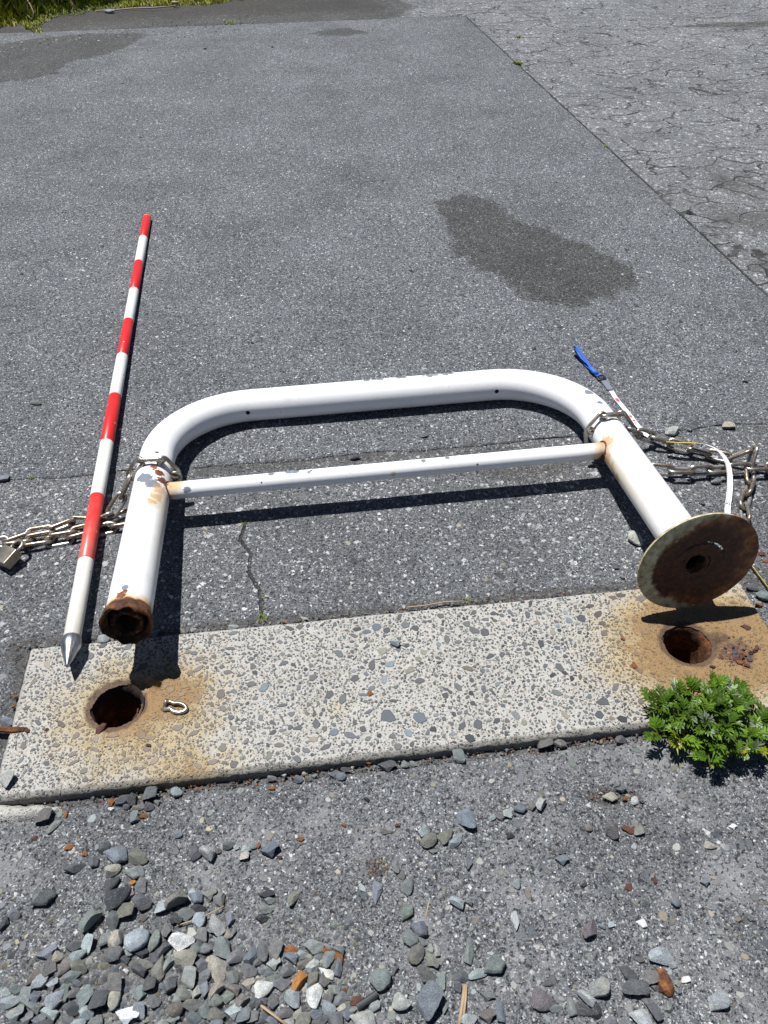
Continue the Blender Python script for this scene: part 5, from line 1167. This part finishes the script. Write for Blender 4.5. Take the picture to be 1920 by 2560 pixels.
# black stick in the gravel heap
V, F = tube([Vector(at(u, v, z)) for u, v, z in ((892, 2518, -.006), (920, 2500, -.005), (943, 2483, -.004))], [0.0045, 0.0048, 0.0046], 12)
n = N('black_plastic', 0.5); n.col((0.03, 0.033, 0.038)); M_BP = n.m
o = obj('black_stick', py_mesh('black_stick', V, F), M_BP); tag(o, 'short straight black stick lying on the gravel heap', 'stick')
# dry straws and needles
n = N('dry_straw', 0.7); n.col(n.mix(n.noise(60, 3), (0.28, 0.19, 0.11), (0.42, 0.33, 0.22))); M_STRAW = n.m
STRAW = [([(1162, 2462), (1156, 2510), (1148, 2562)], .0028, -.012, 'thick dry straw standing out at the bottom edge of the picture'),
         ([(1166, 2464), (1164, 2500), (1157, 2560)], .0018, -.010, 'thinner dry straw beside the thick one at the bottom edge'),
         ([(652, 2514), (680, 2535), (716, 2562)], .0018, -.004, 'dry forked straw across the gravel heap at the bottom'),
         ([(1076, 2240), (1070, 2265), (1064, 2297)], .0011, -.014, 'short thin dry needle in the middle of the apron'),
         ([(442, 2314), (470, 2305), (490, 2301)], .0009, -.008, 'thin brown needle beneath a pale stone in the left gravel'),
         ([(512, 2290), (535, 2278), (560, 2265)], .0009, -.004, 'thin brown needle leaning on the upper edge of the gravel heap'),
         ([(2, 2396), (14, 2420), (26, 2455)], .0010, -.014, 'thin dry straw by the left edge of the apron'),
         ([(1018, 1518), (1060, 1514), (1110, 1505), (1160, 1503)], .0013, .006, 'long tan straw lying along the slab far edge'),
         ([(836, 2000), (842, 2022)], .0007, -.015, 'fine pale needle right of the centre below the slab'),
         ([(138, 2510), (155, 2500)], .0009, -.004, 'short brown needle on the lower left gravel')]
for p_, r0, z, lab in STRAW:
    V, F = tube([Vector(at(u, v, z + 0.001)) for u, v in p_], r0, 6); o = obj('dry_straw', py_mesh('dry_straw', V, F), M_STRAW, None, True); tag(o, lab, 'straw', 'dry straws and needles')

# ------------------------------------------------------------------ leafy weed over the right end of the slab
def leaf_mesh(seed):
    r_ = random.Random(seed); V = []; F = []
    def zz(x, y): return 0.16 * math.sin(x * 2.6) - 0.12 * x * x + 0.30 * abs(y)
    def blade(p0, p1, w0, w1):
        d = Vector((p1[0] - p0[0], p1[1] - p0[1])); n_ = Vector((-d.y, d.x)).normalized(); b = len(V)
        for t, w in ((0.0, w0), (0.45, w1), (0.78, w1 * 0.72)):
            for s_ in (-1, 0, 1):
                q = (p0[0] + d.x * t + n_.x * w * s_, p0[1] + d.y * t + n_.y * w * s_); V.append((q[0], q[1], zz(*q) - (0.03 if s_ == 0 else 0)))
        V.append((p1[0], p1[1], zz(*p1) - 0.03))
        for r in (0, 1):
            for c in (0, 1): F.append((b + r * 3 + c, b + r * 3 + c + 1, b + r * 3 + 4 + c, b + r * 3 + 3 + c))
        F.append((b + 6, b + 7, b + 9)); F.append((b + 7, b + 8, b + 9))
    blade((0.0, 0.0), (1.05, 0.0), 0.025, 0.07)
    for i, x0 in enumerate((0.26, 0.44, 0.62)):
        L = (0.42, 0.46, 0.34)[i] * r_.uniform(.85, 1.15)
        for sd in (-1, 1):
            a = sd * math.radians(r_.uniform(34, 50)); blade((x0, 0), (x0 + L * math.cos(a), L * math.sin(a)), 0.045, 0.058)
            if i < 2: blade((x0 + L * .35 * math.cos(a), L * .35 * math.sin(a)), (x0 + L * .55 * math.cos(a) + .05, L * .85 * math.sin(a) + sd * .07), 0.03, 0.045)
    return py_mesh('leaf', V, F)
def mat_leaf():
    n = N('weed_leaf', 0.45); oi = n.new('ShaderNodeObjectInfo'); c = n.sep(n.pos())
    col = n.mix(0.8, oi.outputs['Color'], n.ramp(n.noise(5, 3), [(0.3, 0.75), (0.7, 1.25)]), 'MULTIPLY')
    vein = n.step(n.math('ABSOLUTE', c[1]), 0.022, 0.006); col = n.mix(n.math('MULTIPLY', vein, 0.35), col, (0.25, 0.36, 0.10))
    n.col(col)
    tr = n.new('ShaderNodeBsdfTranslucent'); n.t.links.new(n.mix(1.0, col, (1.3, 1.5, 0.6), 'MULTIPLY'), tr.inputs['Color'])
    ms = n.new('ShaderNodeMixShader'); ms.inputs[0].default_value = 0.3; n.t.links.new(n.b.outputs[0], ms.inputs[1]); n.t.links.new(tr.outputs[0], ms.inputs[2])
    n.t.links.new(ms.outputs[0], n.t.nodes['Material Output'].inputs['Surface']); return n.m
M_LEAF = mat_leaf(); LEAF = [leaf_mesh(i) for i in range(6)]
for me in LEAF: me.materials.append(M_LEAF)
n = N('weed_stem', 0.6); n.col((0.10, 0.13, 0.035)); M_STEM = n.m
wc = Vector(at(1765, 1815, 0)); weed = empty('mugwort_plant', (wc.x, wc.y, -0.01)); bpy.context.view_layer.update()
tag(weed, 'low green leafy weed growing over the right end of the slab near edge', 'plant')
wr = random.Random(21); nleaf = 0
for k in range(34):
    ang = 2 * PI * k / 34 + wr.uniform(-.15, .15); rr0 = wr.random() ** 0.55
    tx = wc.x + 0.112 * rr0 * math.cos(ang); ty = wc.y + 0.080 * rr0 * math.sin(ang) - 0.004; h = 0.022 + 0.036 * (1 - rr0 * 0.75) * wr.uniform(.7, 1.1)
    if ang % (2 * PI) > PI and rr0 > 0.6: h *= 0.7
    bx, by = wc.x + 0.045 * rr0 * math.cos(ang), wc.y - 0.012 + 0.03 * rr0 * math.sin(ang)
    pts = []
    for i in range(6):
        t = i / 5; pts.append(Vector((bx + (tx - bx) * t, by + (ty - by) * t, -0.015 + (h + 0.015) * math.sin(t * PI / 2) ** 0.9)))
    V, F = tube([p - Vector(weed.location) for p in pts], [0.0018, 0.0017, 0.0015, 0.0013, 0.0011, 0.0007], 5)
    obj('stem', py_mesh('stem', V, F), M_STEM, weed, True)
    nl = 9
    for i in range(nl):
        if nleaf >= 296: break
        t = 0.45 + 0.55 * (i / (nl - 1)); f = t * 5; i0 = min(int(f), 4); p = pts[i0].lerp(pts[i0 + 1], f - i0); T = (pts[i0 + 1] - pts[i0]).normalized()
        yaw = math.atan2(ty - by, tx - bx) + (wr.uniform(-2.3, 2.3) if i < nl - 1 else wr.uniform(-.4, .4)); pitch = wr.uniform(0.05, 0.75) if i < nl - 3 else wr.uniform(0.35, 1.05)
        L = wr.uniform(0.024, 0.038) * (0.75 if i > nl - 3 else 1.0)
        o = bpy.data.objects.new('leaf', LEAF[wr.randrange(6)]); COL.objects.link(o); o.parent = weed; o.location = p - Vector(weed.location)
        o.rotation_euler = (wr.uniform(-.5, .5), -pitch, yaw); L *= 1.12; o.scale = (L, L * wr.uniform(.75, 1.05), L)
        q = wr.random(); low = h < 0.045 and rr0 > 0.7 and math.sin(ang) < 0.2
        if low and q < 0.30: c = (0.27, 0.29, 0.025)
        elif low and q < 0.35: c = (0.40, 0.24, 0.03)
        elif q > 0.93: c = (0.28, 0.34, 0.24)
        elif q > 0.66: c = (0.15, 0.26, 0.022)
        else: c = (0.085, 0.17, 0.012)
        kk = wr.uniform(.5, 1.25); o.color = (c[0] * kk, c[1] * kk, c[2] * kk, 1); nleaf += 1

# ------------------------------------------------------------------ small tufts in the joints
n = N('tuft_green', 0.6); n.col(n.mix(n.noise(200, 2), (0.06, 0.11, 0.015), (0.20, 0.24, 0.03))); M_TUFT = n.m
def tuft(u, v, size, num, lab, dry=False, z=0.0):
    c = Vector(at(u, v, z)); r_ = random.Random(int(u * 7 + v)); V = []; F = []
    for k in range(num):
        a = r_.random() * 6.28; b = Vector((r_.gauss(0, size * .3), r_.gauss(0, size * .3), -0.001)); d = Vector((math.cos(a), math.sin(a), r_.uniform(.3, 1.3))).normalized(); L = size * r_.uniform(.5, 1.1); s_ = d.cross(Vector((0, 0, 1))).normalized() * size * 0.05
        i = len(V); V += [b - s_, b + s_, b + d * L * .6 + s_ * .8, b + d * L * .6 - s_ * .8, b + d * L + Vector((0, 0, -L * .2))]; F += [(i, i + 1, i + 2, i + 3), (i + 3, i + 2, i + 4)]
    o = obj('grass_tuft', py_mesh('grass_tuft', V, F), M_STRAW if dry else M_TUFT); o.location = c; tag(o, lab, 'grass tuft')
tuft(80, 1195, 0.012, 40, 'tiny green tuft in the asphalt joint left of the pole')
tuft(655, 1545, 0.018, 26, 'small weed sprouting where the crack meets the slab far edge')
tuft(657, 1495, 0.012, 16, 'tiny yellowish sprout in the lower part of the crack')
tuft(613, 1308, 0.012, 14, 'tiny sprout in the crack just under the rail shadow')
tuft(1168, 1500, 0.012, 18, 'tiny weed at the right end of the long straw')
tuft(1294, 160, 0.04, 90, 'yellow moss tuft on the right asphalt joint, near its top')
tuft(1511, 369, 0.022, 60, 'small yellow moss tuft on the right asphalt joint, half way down')
tuft(1425, 286, 0.014, 30, 'tiny moss speck on the right asphalt joint between two tufts')
tuft(1295, 94, 0.03, 50, 'thin yellow moss patch on the far right cross joint')
tuft(577, 60, 0.05, 50, 'flat yellow moss patch on the far joint below the grass bank')

# ------------------------------------------------------------------ grass bank at the far left
n = N('bank_grass', 0.6); n.col(n.attr('tone', 'Color')); M_BANK = n.m
n = N('bank_soil', 0.95); n.col(n.mix(n.noise(20, 4), (0.04, 0.03, 0.02), (0.10, 0.08, 0.05))); n.bump(n.noise(40, 4), 0.6, 0.02); M_SOIL = n.m
bank_edge = [at(u, v)[:2] for u, v in ((-900, 160), (-300, 110), (0, 72), (60, 62), (95, 84), (112, 60), (140, 44), (185, 38), (240, 28), (290, 20), (350, 16), (420, 14), (500, 14), (560, 6), (640, -6), (760, -30))]
bp = [tuple(q) for q in bank_edge] + [(1.0, 12.0), (-12, 12.0)]
xs = np.arange(-8, 0.4, 0.05); ys = np.arange(5.2, 10, 0.05); X, Y = np.meshgrid(xs, ys); d = poly_sd(X, Y, bp)
Z = -0.01 + 0.30 * sstep(0, 1.6, d) + 0.08 * fbm(X, Y, 3, 3, 2) * sstep(0, 0.3, d)
so = obj('bank_soil', np_mesh('bank_soil', np.stack([X, Y, Z], -1).reshape(-1, 3), grid_faces(len(xs), len(ys), (d[:-1, :-1] > 0))), M_SOIL, smooth=True); tag(so, kind='structure')
gr = np.random.default_rng(4); V = []; F = []; C = []
xx = gr.uniform(-4.6, 0.3, 90000); yy = gr.uniform(5.4, 7.9, 90000); dd = poly_sd(xx, yy, bp) + 0.05 * fbm(xx, yy, 8, 3, 5)
ok = dd > -0.01; xx, yy, dd = xx[ok], yy[ok], dd[ok]
zz_ = -0.005 + 0.30 * sstep(0, 1.6, dd) + 0.08 * fbm(xx, yy, 3, 3, 2) * sstep(0, 0.3, dd)
clump = fbm(xx, yy, 4.5, 3, 31); hgt = (0.02 + 0.07 * sstep(0.0, 0.5, dd)) * (1 + 1.2 * clump)
shrub = sstep(-1.6, -2.4, xx) * sstep(0.10, 0.3, dd); hgt = hgt + 0.16 * shrub * gr.random(len(xx))
pick = gr.random(len(xx)) < 1.0
for i in np.nonzero(pick)[0][:80000]:
    a = gr.random() * 6.283; L = max(0.012, hgt[i] * (0.6 + 0.8 * gr.random())); w = 0.0045 + 0.006 * shrub[i]; ca, sa = math.cos(a), math.sin(a); lean = 0.2 + 0.9 * gr.random()
    x, y, z = xx[i], yy[i], zz_[i]; b = len(V)
    V += [(x - w * sa, y + w * ca, z), (x + w * sa, y - w * ca, z), (x + ca * L * lean * .5 + w * sa * .8, y + sa * L * lean * .5 - w * ca * .8, z + L * .65), (x + ca * L * lean, y + sa * L * lean, z + L)]; F += [(b, b + 1, b + 2), (b, b + 2, b + 3)]
    t = gr.random() * 0.7 + clump[i] * 0.9; c = np.array((0.14, 0.18, 0.012)) * (1 - t) + np.array((0.34, 0.33, 0.025)) * t
    if shrub[i] > 0.3: c = c * (1 - 0.7 * shrub[i]) + np.array((0.035, 0.06, 0.015)) * 0.7 * shrub[i]
    if gr.random() < 0.05: c = np.array((0.45, 0.36, 0.18))
    c = np.clip(c * 1.25, 0.01, 1); C += [tuple(c)] * 4
me = py_mesh('grass_bank', V, F); setcol(me, C); o = obj('grass_bank', me, M_BANK); tag(o, 'yellow-green moss and grass bank with darker shrubs at the top left', 'grass', kind='stuff')
for (p_, r0, lab) in (([(82, 46, .02), (84, 30, .05), (76, 12, .09), (64, -6, .12)], .004, 'pale dry stalk arching out of the dark shrub at the far left'), ([(182, 26, .02), (182, 14, .04), (176, 2, .07)], .004, 'shorter pale dry stalk on the grass bank'),
                      ([(240, 27, .01), (290, 25, .015), (330, 21, .012), (380, 20, .02), (440, 15, .015)], .0045, 'dry stalk lying along the foot of the grass bank'), ([(430, 6, .03), (445, 7, .03)], .010, 'short pale dead leaf on the moss at the bank foot')):
    V, F = tube([Vector(at(u, v, z)) for u, v, z in p_], r0, 6); o = obj('dry_straw', py_mesh('dry_straw', V, F), M_STRAW, None, True); tag(o, lab, 'straw', 'dry stalks by the grass bank')
# scattered crumbs on the far strip below the bank
pts = []
for _ in range(700):
    u = r_.uniform(-50, 640); c = at(u, 118 - u * 0.10 + r_.gauss(0, 12) + (0 if u < 300 else 5), 0); pts.append((c[0], c[1], 0.002))
for _ in range(160):
    c = at(r_.uniform(0, 1920), r_.uniform(40, 900), 0); pts.append((c[0], c[1], float(gz(np.array(c[0]), np.array(c[1]))) + 0.003))
o = crumbs('far_grit', pts, 0.006, ['bk', 'dk', 'gy', 'bk', 'lg', 'dk'], 14); tag(o, 'dark crumbs of grit scattered on the far asphalt below the grass bank', 'grit')
